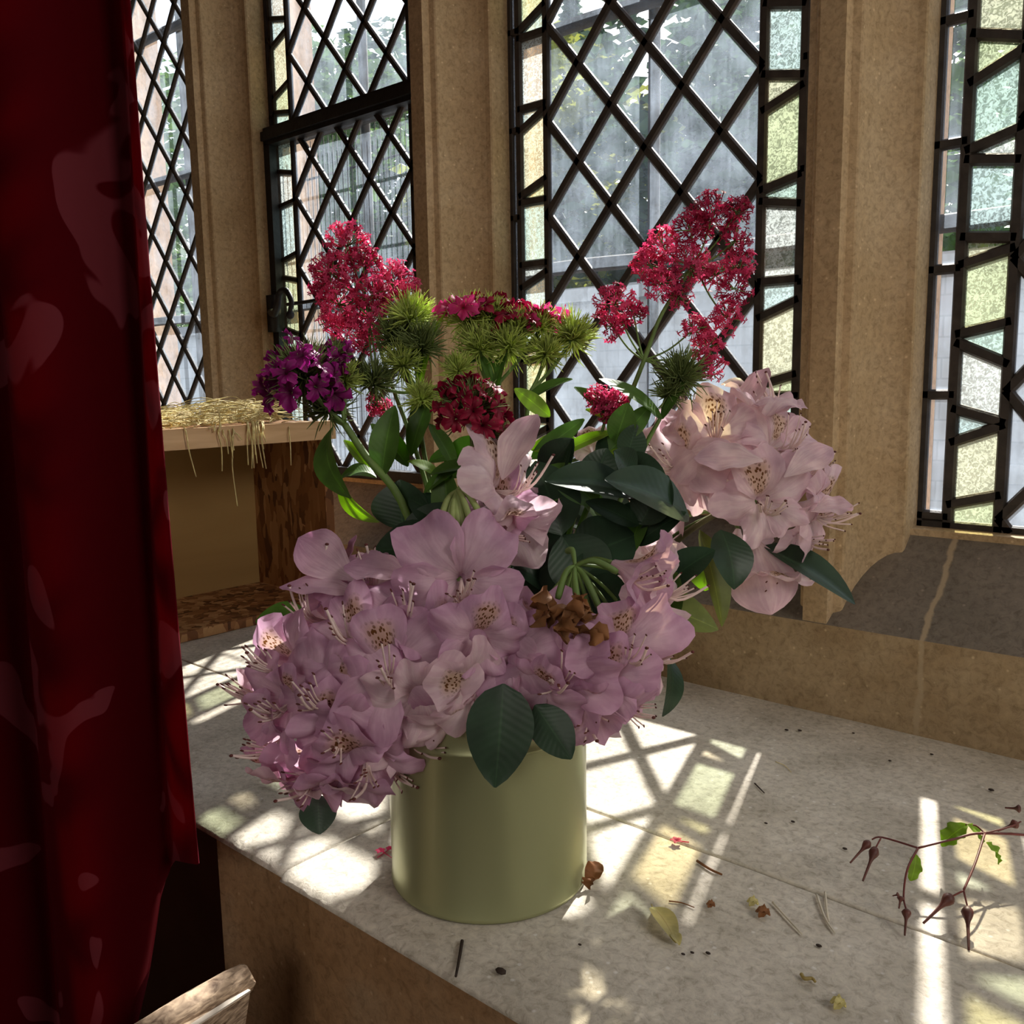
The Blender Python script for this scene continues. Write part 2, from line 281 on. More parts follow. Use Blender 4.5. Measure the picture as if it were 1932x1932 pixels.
def wood(name, c1, c2, st, sc=1.0, rough=0.65):
    m, t, b, out = nmat(name); v = objco(t, st); n = N(t, 'TexNoise', Scale=sc, Detail=6.0, Distortion=0.5); t.links.new(v, n.inputs['Vector'])
    t.links.new(ramp(t, n.outputs['Fac'], [(0.3, c1), (0.68, c2)]), b.inputs['Base Color']); b.inputs['Roughness'].default_value = rough
    bp = N(t, 'Bump', Strength=0.5, Distance=0.001); t.links.new(n.outputs['Fac'], bp.inputs['Height']); t.links.new(bp.outputs[0], b.inputs['Normal']); return m
M['pine'] = wood('pine_batten', (0.50, 0.30, 0.15), (0.68, 0.46, 0.26), (60, 6, 60))
M['ply'] = wood('ochre_plywood', (0.30, 0.17, 0.05), (0.36, 0.215, 0.07), (8, 2, 14))
M['oldwood'] = wood('weathered_wood', (0.10, 0.055, 0.03), (0.60, 0.44, 0.30), (110, 110, 520), 1.0, 0.8)

# ------------------------------------------------------------ mesh helpers
class MB:
    def __init__(s): s.v = []; s.f = []; s.c = []; s.e = []; s.uv = []
    def add(s, vs, fs, cs=None, es=None):
        b = len(s.v); s.v += [Vector(p) for p in vs]; s.f += [tuple(b + i for i in f) for f in fs]
        s.c += (cs if cs else [(0.5, 0.5, 0, 1)] * len(vs)); s.e += (es if es else [(0, 0, 0, 1)] * len(vs)); return s
def build(name, mb, mats, parent=None, loc=None, smooth=True, attrs=('pt',), mi=None):
    if parent is not None:
        org = Vector(parent['_o'])
    else:
        org = Vector(loc) if loc is not None else Vector((sum(p.x for p in mb.v) / len(mb.v), sum(p.y for p in mb.v) / len(mb.v), min(p.z for p in mb.v)))
    me = bpy.data.meshes.new(name); me.from_pydata([p - org for p in mb.v], [], mb.f)
    for m in (mats if isinstance(mats, (list, tuple)) else [mats]): me.materials.append(m)
    for a in attrs:
        at_ = me.color_attributes.new(a, 'FLOAT_COLOR', 'POINT'); src = mb.e if a in ('edge',) else mb.c
        at_.data.foreach_set('color', [x for q in src for x in q])
    if mi: me.polygons.foreach_set('material_index', mi)
    me.polygons.foreach_set('use_smooth', [smooth] * len(me.polygons)); me.update()
    o = bpy.data.objects.new(name, me); C.objects.link(o)
    if parent is not None: o.parent = parent
    else: o.location = org
    o['_o'] = tuple(org); return o
def empty(name, loc):
    o = bpy.data.objects.new(name, None); o.empty_display_size = 0.05; C.objects.link(o); o.location = loc; o['_o'] = tuple(loc); return o
def tag(o, label=None, cat=None, group=None, kind=None):
    for k, v in (('label', label), ('category', cat), ('group', group), ('kind', kind)):
        if v: o[k] = v
    return o
def frame(d, up=Vector((0, 0, 1))):
    d = d.normalized(); a = d.cross(up)
    if a.length < 1e-3: a = d.cross(Vector((1, 0, 0)))
    a.normalize(); return a, a.cross(d).normalized(), d
def smoothpath(pts, n=6):
    P = [Vector(p) for p in pts]
    if len(P) < 3: return [P[0].lerp(P[-1], i / n) for i in range(n + 1)]
    out = []
    for i in range(len(P) - 1):
        p0 = P[max(i - 1, 0)]; p1 = P[i]; p2 = P[i + 1]; p3 = P[min(i + 2, len(P) - 1)]
        for k in range(n):
            t = k / n; out.append(0.5 * ((2 * p1) + (p2 - p0) * t + (2 * p0 - 5 * p1 + 4 * p2 - p3) * t * t + (3 * p1 - p0 - 3 * p2 + p3) * t ** 3))
    return out + [P[-1]]
def tube(mb, pts, r0, r1=None, k=6, n=5, rf=None, c=None):
    P = smoothpath(pts, n); r1 = r0 if r1 is None else r1; m = len(P); vs = []
    a = None
    for i, p in enumerate(P):
        d = (P[min(i + 1, m - 1)] - P[max(i - 1, 0)]).normalized()
        if a is None: a = frame(d)[0]
        a = (a - d * a.dot(d)).normalized(); b = d.cross(a); t = i / (m - 1)
        r = rf(t) if rf else r0 + (r1 - r0) * t
        for j in range(k): vs.append(p + (a * math.cos(2 * PI * j / k) + b * math.sin(2 * PI * j / k)) * r)
    fs = [(i * k + j, i * k + (j + 1) % k, (i + 1) * k + (j + 1) % k, (i + 1) * k + j) for i in range(m - 1) for j in range(k)]
    fs += [tuple(range(k))[::-1], tuple((m - 1) * k + j for j in range(k))]
    mb.add(vs, fs, [c] * len(vs) if c else None); return mb
def box(mb, x0, x1, y0, y1, z0, z1, c=None):
    vs = [(x, y, z) for z in (z0, z1) for y in (y0, y1) for x in (x0, x1)]
    mb.add(vs, [(0, 2, 3, 1), (4, 5, 7, 6), (0, 1, 5, 4), (2, 6, 7, 3), (0, 4, 6, 2), (1, 3, 7, 5)], [c] * 8 if c else None); return mb
def blob(mb, p, r, seg=8, ring=6, squash=(1, 1, 1), dirs=None):
    A = dirs or (Vector((1, 0, 0)), Vector((0, 1, 0)), Vector((0, 0, 1))); vs = []
    for i in range(ring + 1):
        th = PI * i / ring
        for j in range(seg):
            ph = 2 * PI * j / seg
            vs.append(p + A[0] * (r * squash[0] * math.sin(th) * math.cos(ph)) + A[1] * (r * squash[1] * math.sin(th) * math.sin(ph)) + A[2] * (r * squash[2] * math.cos(th)))
    mb.add(vs, [(i * seg + j, i * seg + (j + 1) % seg, (i + 1) * seg + (j + 1) % seg, (i + 1) * seg + j) for i in range(ring) for j in range(seg)]); return mb
def prism(mb, prof, x0=None, x1=None, axis='z', close=True):
    n = len(prof); vs = []
    for s in (x0, x1):
        for a, b in prof: vs.append((s, a, b) if axis == 'x' else (a, b, s))
    fs = [(i, (i + 1) % n, n + (i + 1) % n, n + i) for i in range(n if close else n - 1)]
    if close: fs += [tuple(range(n))[::-1], tuple(range(n, 2 * n))]
    mb.add(vs, fs); return mb

# ------------------------------------------------------------ the setting
VF, VW, VG = 0.365, 0.945, 1.075                           # seat front, inner wall face, glass
MC = [-2.225, -1.613, -1.004, -0.397, 0.211, 0.82]         # mullion centres
WC = [(MC[i] + MC[i + 1]) / 2 for i in range(5)]
ZT = 2.45
def struct(name, mb, m, **kw):
    o = build(name, mb, m, **kw); o['kind'] = 'structure'; return o
# window wall: lower wall, splayed sill, lintel, mullions
low = MB(); prism(low, [(VW, -0.02), (VW, 0.101), (VW + 0.03, 0.101), (VW + 0.03, -0.02)], -2.6, 1.7, 'x')
wallw = struct('wall_window', low, M['wall'], loc=(0, VW, 0), smooth=False)
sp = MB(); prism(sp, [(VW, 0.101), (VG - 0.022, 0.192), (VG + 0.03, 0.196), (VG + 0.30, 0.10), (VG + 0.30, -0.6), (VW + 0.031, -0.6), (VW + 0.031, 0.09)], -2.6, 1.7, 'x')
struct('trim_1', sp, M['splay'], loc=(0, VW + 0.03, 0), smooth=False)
lip = MB()
for c in WC: prism(lip, [(VG - 0.024, 0.186), (VG - 0.024, 0.1975), (VG + 0.02, 0.1995), (VG + 0.02, 0.186)], c - 0.243, c + 0.243, 'x')
struct('trim_2', lip, M['mullion'], loc=(0, VG, 0.19), smooth=False)
def mullion(c, name):
    mb = MB()
    arc = []
    for k in range(9):
        a = k / 8 * PI / 2
        arc.append((0.062 - 0.038 * math.cos(a), 0.962 + 0.068 * math.sin(a)))   # hollow chamfer
    half = [(0.0135, VW), (0.0155, 0.957), (0.0225, 0.960)] + arc + [(0.0635, 1.033), (0.0635, VG - 0.003)]
    out = [(0.0635, VG + 0.003), (0.0635, 1.115), (0.050, 1.125), (0.022, 1.195), (0.018, 1.215)]
    prof = [(c + a, b + 0.0008) for a, b in half] + [(c - a, b + 0.0008) for a, b in reversed(half)]
    prism(mb, prof, 0.1015, ZT + 0.1); o = struct(name, mb, M['mullion'], loc=(c, VW, 0.1), smooth=False)
    ex = MB(); prism(ex, [(c + a, b) for a, b in out] + [(c - a, b) for a, b in reversed(out)], 0.09, ZT + 0.1)
    struct(name, ex, M['exterior'], loc=(c, VG + 0.01, 0.1), smooth=False)
for i, c in enumerate(MC): mullion(c, 'trim_%d' % (i + 3))
b = MB(); box(b, -2.6, 1.7, VW, VG + 0.14, ZT, 2.75); box(b, -2.6, MC[0] - 0.03, VW, VG + 0.14, 0.1, ZT); box(b, MC[-1] + 0.03, 1.7, VW, VG + 0.14, 0.1, ZT)
struct('wall_window', b, M['wall'], smooth=False)
# room
b = MB(); box(b, -2.65, 2.5, -3.1, VW + 0.05, -0.75, -0.70); struct('floor', b, M['floorm'], smooth=False)
b = MB(); box(b, -2.65, 2.5, -3.1, VG + 0.15, 2.7, 2.78); struct('ceiling', b, M['room'], smooth=False)
b = MB(); box(b, -2.72, -2.6, -3.1, VG + 0.14, -0.72, 2.75); struct('wall_left', b, M['room'], smooth=False)
b = MB(); box(b, 2.45, 2.55, -3.1, VG + 0.14, -0.72, 2.75); box(b, 1.6, 2.46, VW, VG + 0.14, -0.72, 2.75); struct('wall_right', b, M['room'], smooth=False)
b = MB(); box(b, -2.7, 2.5, -3.2, -3.1, -0.72, 2.75); struct('wall_back', b, M['room'], smooth=False)

# stone window seat
def rough_slab(x0, x1, y0, y1, z0, z1, chip_front, seed):
    """slab with a fine top grid, worn edges and a chipped front arris"""
    mb = MB(); xs = []; x = x0
    st = 0.006 if chip_front else 0.02
    nx = max(2, int((x1 - x0) / st)); xs = [x0 + (x1 - x0) * i / nx for i in range(nx + 1)]
    ys = [y0, y0 + 0.0015, y0 + 0.004, y0 + 0.008, y0 + 0.014] + [y0 + 0.02 + (y1 - y0 - 0.022) * j / 10 for j in range(1, 11)] + [y1]
    rows = []
    for j, y in enumerate(ys):
        row = []
        for x in xs:
            z = z1 + 0.0007 * noise.noise(Vector((x * 14, y * 14, seed)))
            yy = y
            if chip_front:
                w_ = max(0, 1 - (y - y0) / 0.012)
                nn = noise.noise(Vector((x * 60, seed, 0))) * 0.6 + noise.noise(Vector((x * 190, seed, 3))) * 0.5
                yy += w_ * (0.0042 * nn + 0.002); z -= w_ ** 2 * (0.0030 + 0.0045 * abs(nn))
            else:
                if j == 0: z -= 0.0012
            if j == len(ys) - 1: z -= 0.0010
            row.append((x, yy, z))
        rows.append(row)
    rows.insert(0, [(p[0], y0 + 0.002, z0) for p in rows[0]]); rows.append([(p[0], y1, z0) for p in rows[-1]])
    n = len(xs); vs = [p for r in rows for p in r]
    fs = [(i * n + j, i * n + j + 1, (i + 1) * n + j + 1, (i + 1) * n + j) for i in range(len(rows) - 1) for j in range(n - 1)]
    fs += [tuple(i * n for i in range(len(rows))), tuple(i * n + n - 1 for i in range(len(rows)))[::-1]]
    mb.add(vs, fs); return mb
seat = empty('window_seat', (0, VF, -0.7)); tag(seat, kind='structure')
YJ = 0.600
build('slab', rough_slab(-0.566, 1.6, VF - 0.002, YJ - 0.0007, -0.006, 0.0, True, 1), M['slab'], seat, smooth=True)
build('slab', rough_slab(-2.6, -0.5675, VF + 0.002, YJ - 0.0007, -0.006, 0.0005, True, 5), M['slab'], seat)
build('slab', rough_slab(-2.6, -0.98, YJ + 0.0007, VW + 0.004, -0.006, 0.0, False, 8), M['slab'], seat)
build('slab', rough_slab(-0.979, 1.6, YJ + 0.0007, VW + 0.004, -0.006, 0.0, False, 9), M['slab'], seat)
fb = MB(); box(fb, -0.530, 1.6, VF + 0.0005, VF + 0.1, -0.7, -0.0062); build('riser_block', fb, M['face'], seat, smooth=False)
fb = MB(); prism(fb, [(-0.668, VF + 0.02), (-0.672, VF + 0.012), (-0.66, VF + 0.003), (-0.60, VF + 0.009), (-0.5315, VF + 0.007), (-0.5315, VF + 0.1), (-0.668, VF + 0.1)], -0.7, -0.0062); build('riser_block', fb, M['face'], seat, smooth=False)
fb = MB(); box(fb, -2.6, -0.67, VF + 0.13, VF + 0.2, -0.7, -0.0062); build('riser_block', fb, M['room'], seat, smooth=False)

# ------------------------------------------------------------ leaded windows
def clip(poly, axis, val, keep_gt):
    out = []
    for i in range(len(poly)):
        p, q = poly[i], poly[(i + 1) % len(poly)]
        ip = (p[axis] >= val) == keep_gt; iq = (q[axis] >= val) == keep_gt
        if ip: out.append(p)
        if ip != iq:
            t = (val - p[axis]) / (q[axis] - p[axis]); out.append((p[0] + (q[0] - p[0]) * t, p[1] + (q[1] - p[1]) * t))
    return out
def pane(mb, poly, tint, texd, y=VG):
    if len(poly) < 3: return
    a = sum(poly[i][0] * poly[(i + 1) % len(poly)][1] - poly[(i + 1) % len(poly)][0] * poly[i][1] for i in range(len(poly)))
    if abs(a) < 1e-5: return
    n = len(poly); cx = sum(p[0] for p in poly) / n; cy = sum(p[1] for p in poly) / n
    tx, tz = random.uniform(-1, 1) * 0.008, random.uniform(-1, 1) * 0.008
    vs, cs, es = [], [], []
    for ring in (1.0, 0.86):
        for p in poly:
            x = cx + (p[0] - cx) * ring; z = cy + (p[1] - cy) * ring
            vs.append((x, y + (x - cx) * tx + (z - cy) * tz, z)); cs.append((*tint, 1)); es.append((1 if ring == 1 else 0, texd, 0, 1))
    mb.add(vs, [(i, (i + 1) % n, n + (i + 1) % n, n + i) for i in range(n)] + [tuple(range(n, 2 * n))], cs, es)
def came(mb, p, q, w_=0.0105, y=VG, d=0.009):
    a = Vector((p[0], y, p[1])); b_ = Vector((q[0], y, q[1])); t = (b_ - a).normalized(); s = t.cross(Vector((0, 1, 0))).normalized()
    prof = [(-w_ / 2, -0.15 * d), (-w_ * 0.33, -0.5 * d), (w_ * 0.33, -0.5 * d), (w_ / 2, -0.15 * d), (w_ / 2, 0.4 * d), (-w_ / 2, 0.4 * d)]
    vs = [e + s * u + Vector((0, 1, 0)) * v for e in (a - t * 0.001, b_ + t * 0.001) for u, v in prof]; n = 6
    mb.add(vs, [(i, (i + 1) % n, n + (i + 1) % n, n + i) for i in range(n)] + [tuple(range(n))[::-1], tuple(range(n, 2 * n))])
CLEAR = (0.88, 0.92, 0.95)
TINTS = [(0.58, 0.70, 0.55), (0.74, 0.69, 0.44), (0.76, 0.74, 0.62), (0.66, 0.68, 0.38), (0.62, 0.72, 0.63)]
def window(i, n_rows_phase, period, xl, xr, ncell, strips_l, strips_r, thin, z0=0.1995, z1=ZT, cames=0.0125, yv=VG, mullgap=0.0635):
    c = WC[i]; gl, gr = MC[i] + mullgap, MC[i + 1] - mullgap
    root = empty('window_%d' % i, (c, VG, z0)); root['kind'] = 'structure'
    cm, pd, pb = MB(), MB(), MB()
    a = (xr - xl) / (2 * ncell)
    k0 = int((z0 - n_rows_phase) / period) - 2; k1 = int((z1 - n_rows_phase) / period) + 2
    for k in range(k0 * 2, k1 * 2 + 1):
        for j in range(0, 2 * ncell + 1):
            if (j + k) % 2: continue
            cx = xl + j * a; cz = n_rows_phase + (k + 1) * period / 2          # diamond centre: a node lies above/below and left/right
            poly = [(cx - a, cz), (cx, cz - period / 2), (cx + a, cz), (cx, cz + period / 2)]
            for ax, v, g in ((0, xl, True), (0, xr, False), (1, z0, True), (1, z1, False)): poly = clip(poly, ax, v, g) if poly else poly
            if poly:
                q = random.uniform(0.93, 1.02); pane(pd, poly, tuple(min(1, x * q) for x in CLEAR), 0.10)
    def seg(p, q):
        s = [p, q]
        for ax, v, sg in ((0, xl, 1), (0, xr, -1), (1, z0, 1), (1, z1, -1)):
            dp, dq = (s[0][ax] - v) * sg, (s[1][ax] - v) * sg
            if dp < 1e-6 and dq < 1e-6: return
            if dp * dq < 0:
                t = dp / (dp - dq); m = (s[0][0] + (s[1][0] - s[0][0]) * t, s[0][1] + (s[1][1] - s[0][1]) * t)
                if dp < 0: s[0] = m
                else: s[1] = m
        came(cm, s[0], s[1], cames)
    H = ncell * period                                          # rise of a lead across the light
    kk = -int(3 * ncell); 
    for k in range(-3 * ncell - 30, 40):
        zz = n_rows_phase + k * period
        seg((xl, zz), (xr, zz + H)); seg((xl, zz), (xr, zz - H))
    # borders
    def border(x0, x1, strips, seedtints):
        st = [s for s in strips if z0 < min(s) and max(s) < z1]; st = [(z0, z0)] + sorted(st, key=lambda s: s[0] + s[1]) + [(z1, z1)]
        for n_, (lo, hi) in enumerate(zip(st, st[1:])):
            tn = TINTS[(n_ * 3 + seedtints) % 5]; pane(pb, [(x0, lo[0]), (x1, lo[1]), (x1, hi[1]), (x0, hi[0])], tn, 1.0)
        for s in st[1:-1]: came(cm, (x0, s[0]), (x1, s[1]), cames)
    sl_, sr_ = xl - 0.052, xr + 0.052
    border(sl_, xl, strips_l, i); border(xr, sr_, strips_r, i + 2)
    for (x0, x1) in ((gl, sl_), (sr_, gr)):
        zs = [z0] + [z for z in thin if z0 < z < z1] + [z1]
        for lo, hi in zip(zs, zs[1:]): pane(pb, [(x0, lo), (x1, lo), (x1, hi), (x0, hi)], (0.93, 0.95, 0.97), 0.0)
        for z in zs[1:-1]: came(cm, (x0, z), (x1, z), cames * 0.9)
    for x in (gl + 0.002, sl_, xl, xr, sr_, gr - 0.002): came(cm, (x, z0), (x, z1), cames * (0.8 if x in (gl + 0.002, gr - 0.002) else 1))
    came(cm, (gl, z0 + 0.002), (gr, z0 + 0.002), cames * 0.8)
    build('lead_lattice', cm, M['lead'], root, smooth=False)
    build('diamond_panes', pd, M['glass'], root, smooth=False, attrs=('tint', 'edge'))
    build('border_panes', pb, M['glass'], root, smooth=False, attrs=('tint', 'edge'))
    return root, c, gl, gr
base = [('H', .862), ('H', .764), ('S', .733, .758), ('S', .641, .661), ('H', .631), ('H', .541), ('S', .507, .529), ('S', .412, .432), ('H', .400), ('H', .310), ('S', .276, .298)]
def st(L):
    o = [(s[1], s[1]) if s[0] == 'H' else (s[1], s[2]) for s in L]
    return o + [(a + 0.70, b + 0.70) for a, b in o if a + 0.70 > 0.88]
left2 = st([('H', .862), ('H', .764), ('S', .733, .758), ('S', .641, .661), ('H', .631), ('H', .541), ('S', .507, .529), ('S', .412, .432), ('H', .400), ('H', .310), ('S', .276, .298)]) + [(.872, .898), (.98, .96)]
right2 = [(.808, .795), (.728, .717), (.686, .706), (.594, .606), (.581, .572), (.485, .485), (.441, .461), (.358, .372), (.345, .345), (.26, .26), (.23, .25), (.88, .87), (.91, .93), (1.0, 1.01), (1.1, 1.1), (1.25, 1.25), (1.4, 1.42)]
left3 = [(.717, .702), (.668, .692), (.601, .616), (.592, .584), (.513, .507), (.484, .497), (.411, .422), (.402, .378), (.331, .316), (.294, .314), (.225, .239), (.80, .80), (.83, .85), (.93, .93), (1.1, 1.1), (1.25, 1.27), (1.4, 1.4)]
left1 = [(1.046, 1.034), (.995, 1.016), (.906, .926), (.879, .871), (.772, .762), (.707, .713), (.606, .617), (.575, .565), (.477, .462), (.38, .39), (.36, .35), (.28, .28), (1.12, 1.14), (1.25, 1.25), (1.4, 1.42)]
thin = [.211, .346, .481, .611, .736, .873, 1.01, 1.15, 1.29, 1.43, 1.57]
W = []
W.append(window(0, 0.650 - 0.128 * 0, 0.1282, -2.086, -1.765, 3, left1, left1, thin, cames=0.0105))
W.append(window(1, 0.591, 0.1275, -1.483, -1.156, 3, left1, right2, thin, cames=0.0105))
W.append(window(2, 0.477, 0.1310, -0.871, -0.535, 3, left2, right2, thin))
W.append(window(3, 0.486, 0.1365, -0.250, 0.087, 3, left3, right2, thin))
W.append(window(4, 0.477, 0.1310, 0.345, 0.685, 3, left2, left3, thin))
def hbar(name, root, x0, x1, z, y=VG + 0.028, r=0.0085):
    mb = MB(); pts = [Vector((x0 + (x1 - x0) * t / 4, y, z + 0.0015 * math.sin(t * 2.1))) for t in range(5)]; tube(mb, pts, r, k=8, n=3); return build(name, mb, M['bar'], root)
for i, (root, c, gl, gr) in enumerate(W):
    zs = (0.533, 0.868, 1.2, 1.5) if i >= 2 else (0.52, 0.832, 1.14, 1.45)
    for z in zs: hbar('saddle_bar', root, gl - 0.01, gr + 0.01, z, r=0.0105 if i >= 2 else 0.010)
    mb = MB(); tube(mb, [(c - 0.018, VG + 0.045, 0.2), (c - 0.018, VG + 0.045, 1.0), (c - 0.018, VG + 0.045, ZT)], 0.0085, k=8, n=4); build('stanchion_bar', mb, M['bar'], root)
# the opening iron casement of window 1
root = W[1][0]; gl, gr = W[1][2], W[1][3]
mb = MB(); yv = VG - 0.012
for (x0, x1, z0_, z1_) in ((gl - 0.002, gr + 0.002, 0.818, 0.850), (gl - 0.002, gl + 0.018, 0.20, 0.82), (gr - 0.012, gr + 0.002, 0.20, 0.82), (gl, gr, 0.196, 0.215)):
    box(mb, x0, x1, yv - 0.008, yv + 0.022, z0_, z1_)
box(mb, gl - 0.004, gr + 0.004, yv - 0.014, yv - 0.004, 0.826, 0.842)
build('casement_frame', mb, M['iron'], root, smooth=False)
mb = MB(); hx, hz = gl + 0.012, 0.505
tube(mb, [(hx - 0.008, yv - 0.012, hz + 0.004), (hx + 0.02, yv - 0.03, hz), (hx + 0.05, yv - 0.045, hz - 0.004), (hx + 0.075, yv - 0.055, hz + 0.008), (hx + 0.083, yv - 0.055, hz + 0.03), (hx + 0.10, yv - 0.052, hz + 0.034), (hx + 0.112, yv - 0.05, hz + 0.014), (hx + 0.106, yv - 0.05, hz - 0.004)], 0.008, 0.0045, k=8, n=5)
blob(mb, Vector((hx + 0.106, yv - 0.05, hz - 0.010)), 0.008)
box(mb, hx - 0.014, hx + 0.012, yv - 0.02, yv - 0.004, hz - 0.035, hz + 0.035)
tube(mb, [(hx + 0.07, yv - 0.03, hz + 0.012), (hx + 0.12, yv - 0.028, hz + 0.013), (hx + 0.19, yv - 0.02, hz + 0.016)], 0.0035, k=6, n=2)
build('casement_latch', mb, M['iron'], root)
mb = MB(); n = 34
for k in range(n + 1):
    x = gl + 0.006 + (gr - gl - 0.012) * k / n; tube(mb, [(x, VG + 0.075, 0.2), (x, VG + 0.075, 0.84)], 0.0011, k=4, n=1)
for z in (0.27, 0.40, 0.53, 0.66, 0.77): tube(mb, [(gl, VG + 0.077, z), (gr, VG + 0.077, z + 0.004)], 0.0025, k=5, n=2)
build('wire_guard', mb, M['bar'], root)

# ------------------------------------------------------------ outside
b = MB(); box(b, -14, 14, VG + 0.29, 5.4, -0.72, -0.6); o = struct('gravel_terrace', b, M['gravel'], smooth=False)
b = MB(); box(b, -40, 40, 5.4, 60, -0.72, -0.6); o = struct('lawn', b, M['lawn'], smooth=False)
b = MB(); box(b, -14, 14, 5.4, 5.75, -0.6, 0.92); box(b, -14, 14, 5.34, 5.81, 0.92, 1.02)
tag(build('garden_wall', b, M['gardenwall'], smooth=False), 'low grey stone garden wall beyond the terrace, seen through the lower panes', 'wall')
def tree(name, x, y, h, r, mat, label, cone=False, n=6500, leaf=0.12):
    root = empty(name, (x, y, -0.6)); mb = MB(); tube(mb, [(x, y, -0.6), (x + 0.1, y, h * 0.4), (x, y, h * 0.8)], 0.14, 0.05, k=8, n=3); build('trunk', mb, M['bark'], root)
    mb = MB(); rn = random.Random(int(x * 100 + y * 7))
    lob = [(Vector((x + rn.uniform(-.6, .6) * r, y + rn.uniform(-.6, .6) * r, h * rn.uniform(0.3, 0.85))), r * rn.uniform(0.35, 0.6)) for _ in range(9)]
    for k in range(n):
        if cone:
            t = rn.random() ** 0.7; z = h * (1 - t); lay = 1 + 0.25 * math.sin(z * 9); a = rn.random() * 2 * PI; q = r * t * lay * math.sqrt(rn.uniform(0.4, 1)); p = Vector((x + q * math.cos(a), y + q * math.sin(a), z - 0.5))
        else:
            cc, rr = lob[k % 9]; d = Vector((rn.gauss(0, 1), rn.gauss(0, 1), rn.gauss(0, 1))).normalized(); p = cc + d * rr * rn.uniform(0.7, 1.05)
        nrm = Vector((rn.gauss(0, 1), rn.gauss(0, 1), rn.gauss(0, 1))).normalized(); a1, b1, _ = frame(nrm); s = leaf * rn.uniform(0.5, 1.2)
        mb.add([p - a1 * s, p + b1 * s * 0.5, p + a1 * s, p - b1 * s * 0.5], [(0, 1, 2, 3)])
    build('crown', mb, mat, root, smooth=False); tag(root, label, 'tree', 'trees in the garden beyond the windows'); return root
tree('broadleaf_tree', -16.5, 8.5, 5.4, 2.2, M['tree_mid'], 'leafy green tree seen through the leftmost window')
tree('broadleaf_tree', -11.2, 7.6, 5.4, 2.0, M['tree_mid'], 'bright green tree seen through the upper panes of the casement window')
tree('broadleaf_tree', -13.6, 11.5, 7.0, 2.6, M['tree_dark'], 'dark tree standing behind the two green trees on the left')
tree('conifer', -9.6, 12.5, 7.2, 2.0, M['tree_dark'], 'dark pointed conifer seen through the top left panes of the central window', True, 8000)
tree('broadleaf_tree', -7.3, 9.2, 4.6, 1.7, M['tree_yellow'], 'yellow-green tree seen through the central window')
tree('conifer', -6.6, 12.0, 6.8, 2.3, M['tree_dark'], 'broad dark conifer seen through the middle of the central window', True, 8000)
tree('broadleaf_tree', -5.2, 9.0, 5.0, 1.9, M['tree_dark'], 'dark green tree behind the right-hand panes of the central window')
tree('broadleaf_tree', -2.6, 9.5, 5.2, 2.0, M['tree_mid'], 'green tree behind the window at the right edge of the view')
tree('broadleaf_tree', -8.6, 8.2, 3.0, 1.5, M['tree_dark'], 'low dark shrub-like tree above the garden wall, left of the central window stanchion')
tree('broadleaf_tree', 0.8, 10, 5.2, 2.2, M['tree_mid'], 'green tree beyond the mullion right of the view')

# ------------------------------------------------------------ curtain
def curtain():
    mb = MB(); p0 = at(366, 1500, 0.66); p0.z = 0
    d = Vector((-0.80, -0.60, 0)).normalized(); nrm = Vector((0.60, -0.80, 0))    # runs left towards the camera side
    NS, NZ = 150, 90; L = 0.62; vs, cs = [], []
    for iz in range(NZ + 1):
        for i in range(NS + 1):
            s = i / NS * L
            hem = 0.022 - min(1.0, s / 0.05) ** 2 * 0.05 - max(0, s - 0.04) * 4.5
            z = hem + (2.6 - hem) * (iz / NZ)
            g = 0.85 + 0.15 * z
            f = 0.034 * math.sin(s * 58 + 3.3 + 0.2 * math.sin(z * 2.2)) * min(1, 0.4 + s / 0.05) + 0.005 * math.sin(s * 121 + z * 1.1)
            x = s
            p = p0 + d * (x + 0.006 * math.sin(s * 70 + z * 3)) + nrm * (f * g) + Vector((0, 0, z))
            vs.append(p); cs.append((s * 1.5, z, 0, 1))
    n = NS + 1
    fs = [(a * n + b_, a * n + b_ + 1, (a + 1) * n + b_ + 1, (a + 1) * n + b_) for a in range(NZ) for b_ in range(NS)]
    mb.add(vs, fs, cs)
    o = build('curtain', mb, M['velvet'], attrs=('cloth',), loc=p0); md = o.modifiers.new('thick', 'SOLIDIFY'); md.thickness = 0.002
    tag(o, 'dark red damask velvet curtain hanging in folds at the left', 'curtain')
curtain()

# ------------------------------------------------------------ wooden rail in the corner
root = empty('wooden_rail', at(330, 1900, 0.62))
a = at(462, 1845, 0.64); b_ = at(205, 2000, 0.56); ax = (b_ - a).normalized(); b_ = a + ax * 0.32
s1, u1, _ = frame(ax)
mb = MB()
rows = 26; k = 14; vs = []
for i in range(rows + 1):
    p = a.lerp(b_, i / rows)
    for j in range(k):
        th = 2 * PI * j / k; rr = 0.0112 * (1 + 0.10 * noise.noise(Vector((i * 0.3, math.cos(th) * 2, math.sin(th) * 2)))) * (0.88 if i == 0 else 1)
        vs.append(p + s1 * (math.cos(th) * rr * 1.05) + u1 * (math.sin(th) * rr * 1.0) + ax * (0.004 * noise.noise(Vector((th * 2, 0, 1))) if i == 0 else 0))
mb.add(vs, [(i * k + j, i * k + (j + 1) % k, (i + 1) * k + (j + 1) % k, (i + 1) * k + j) for i in range(rows) for j in range(k)] + [tuple(range(k))])
build('rounded_bar', mb, M['oldwood'], root)
dn = Vector((0, 0, -1))
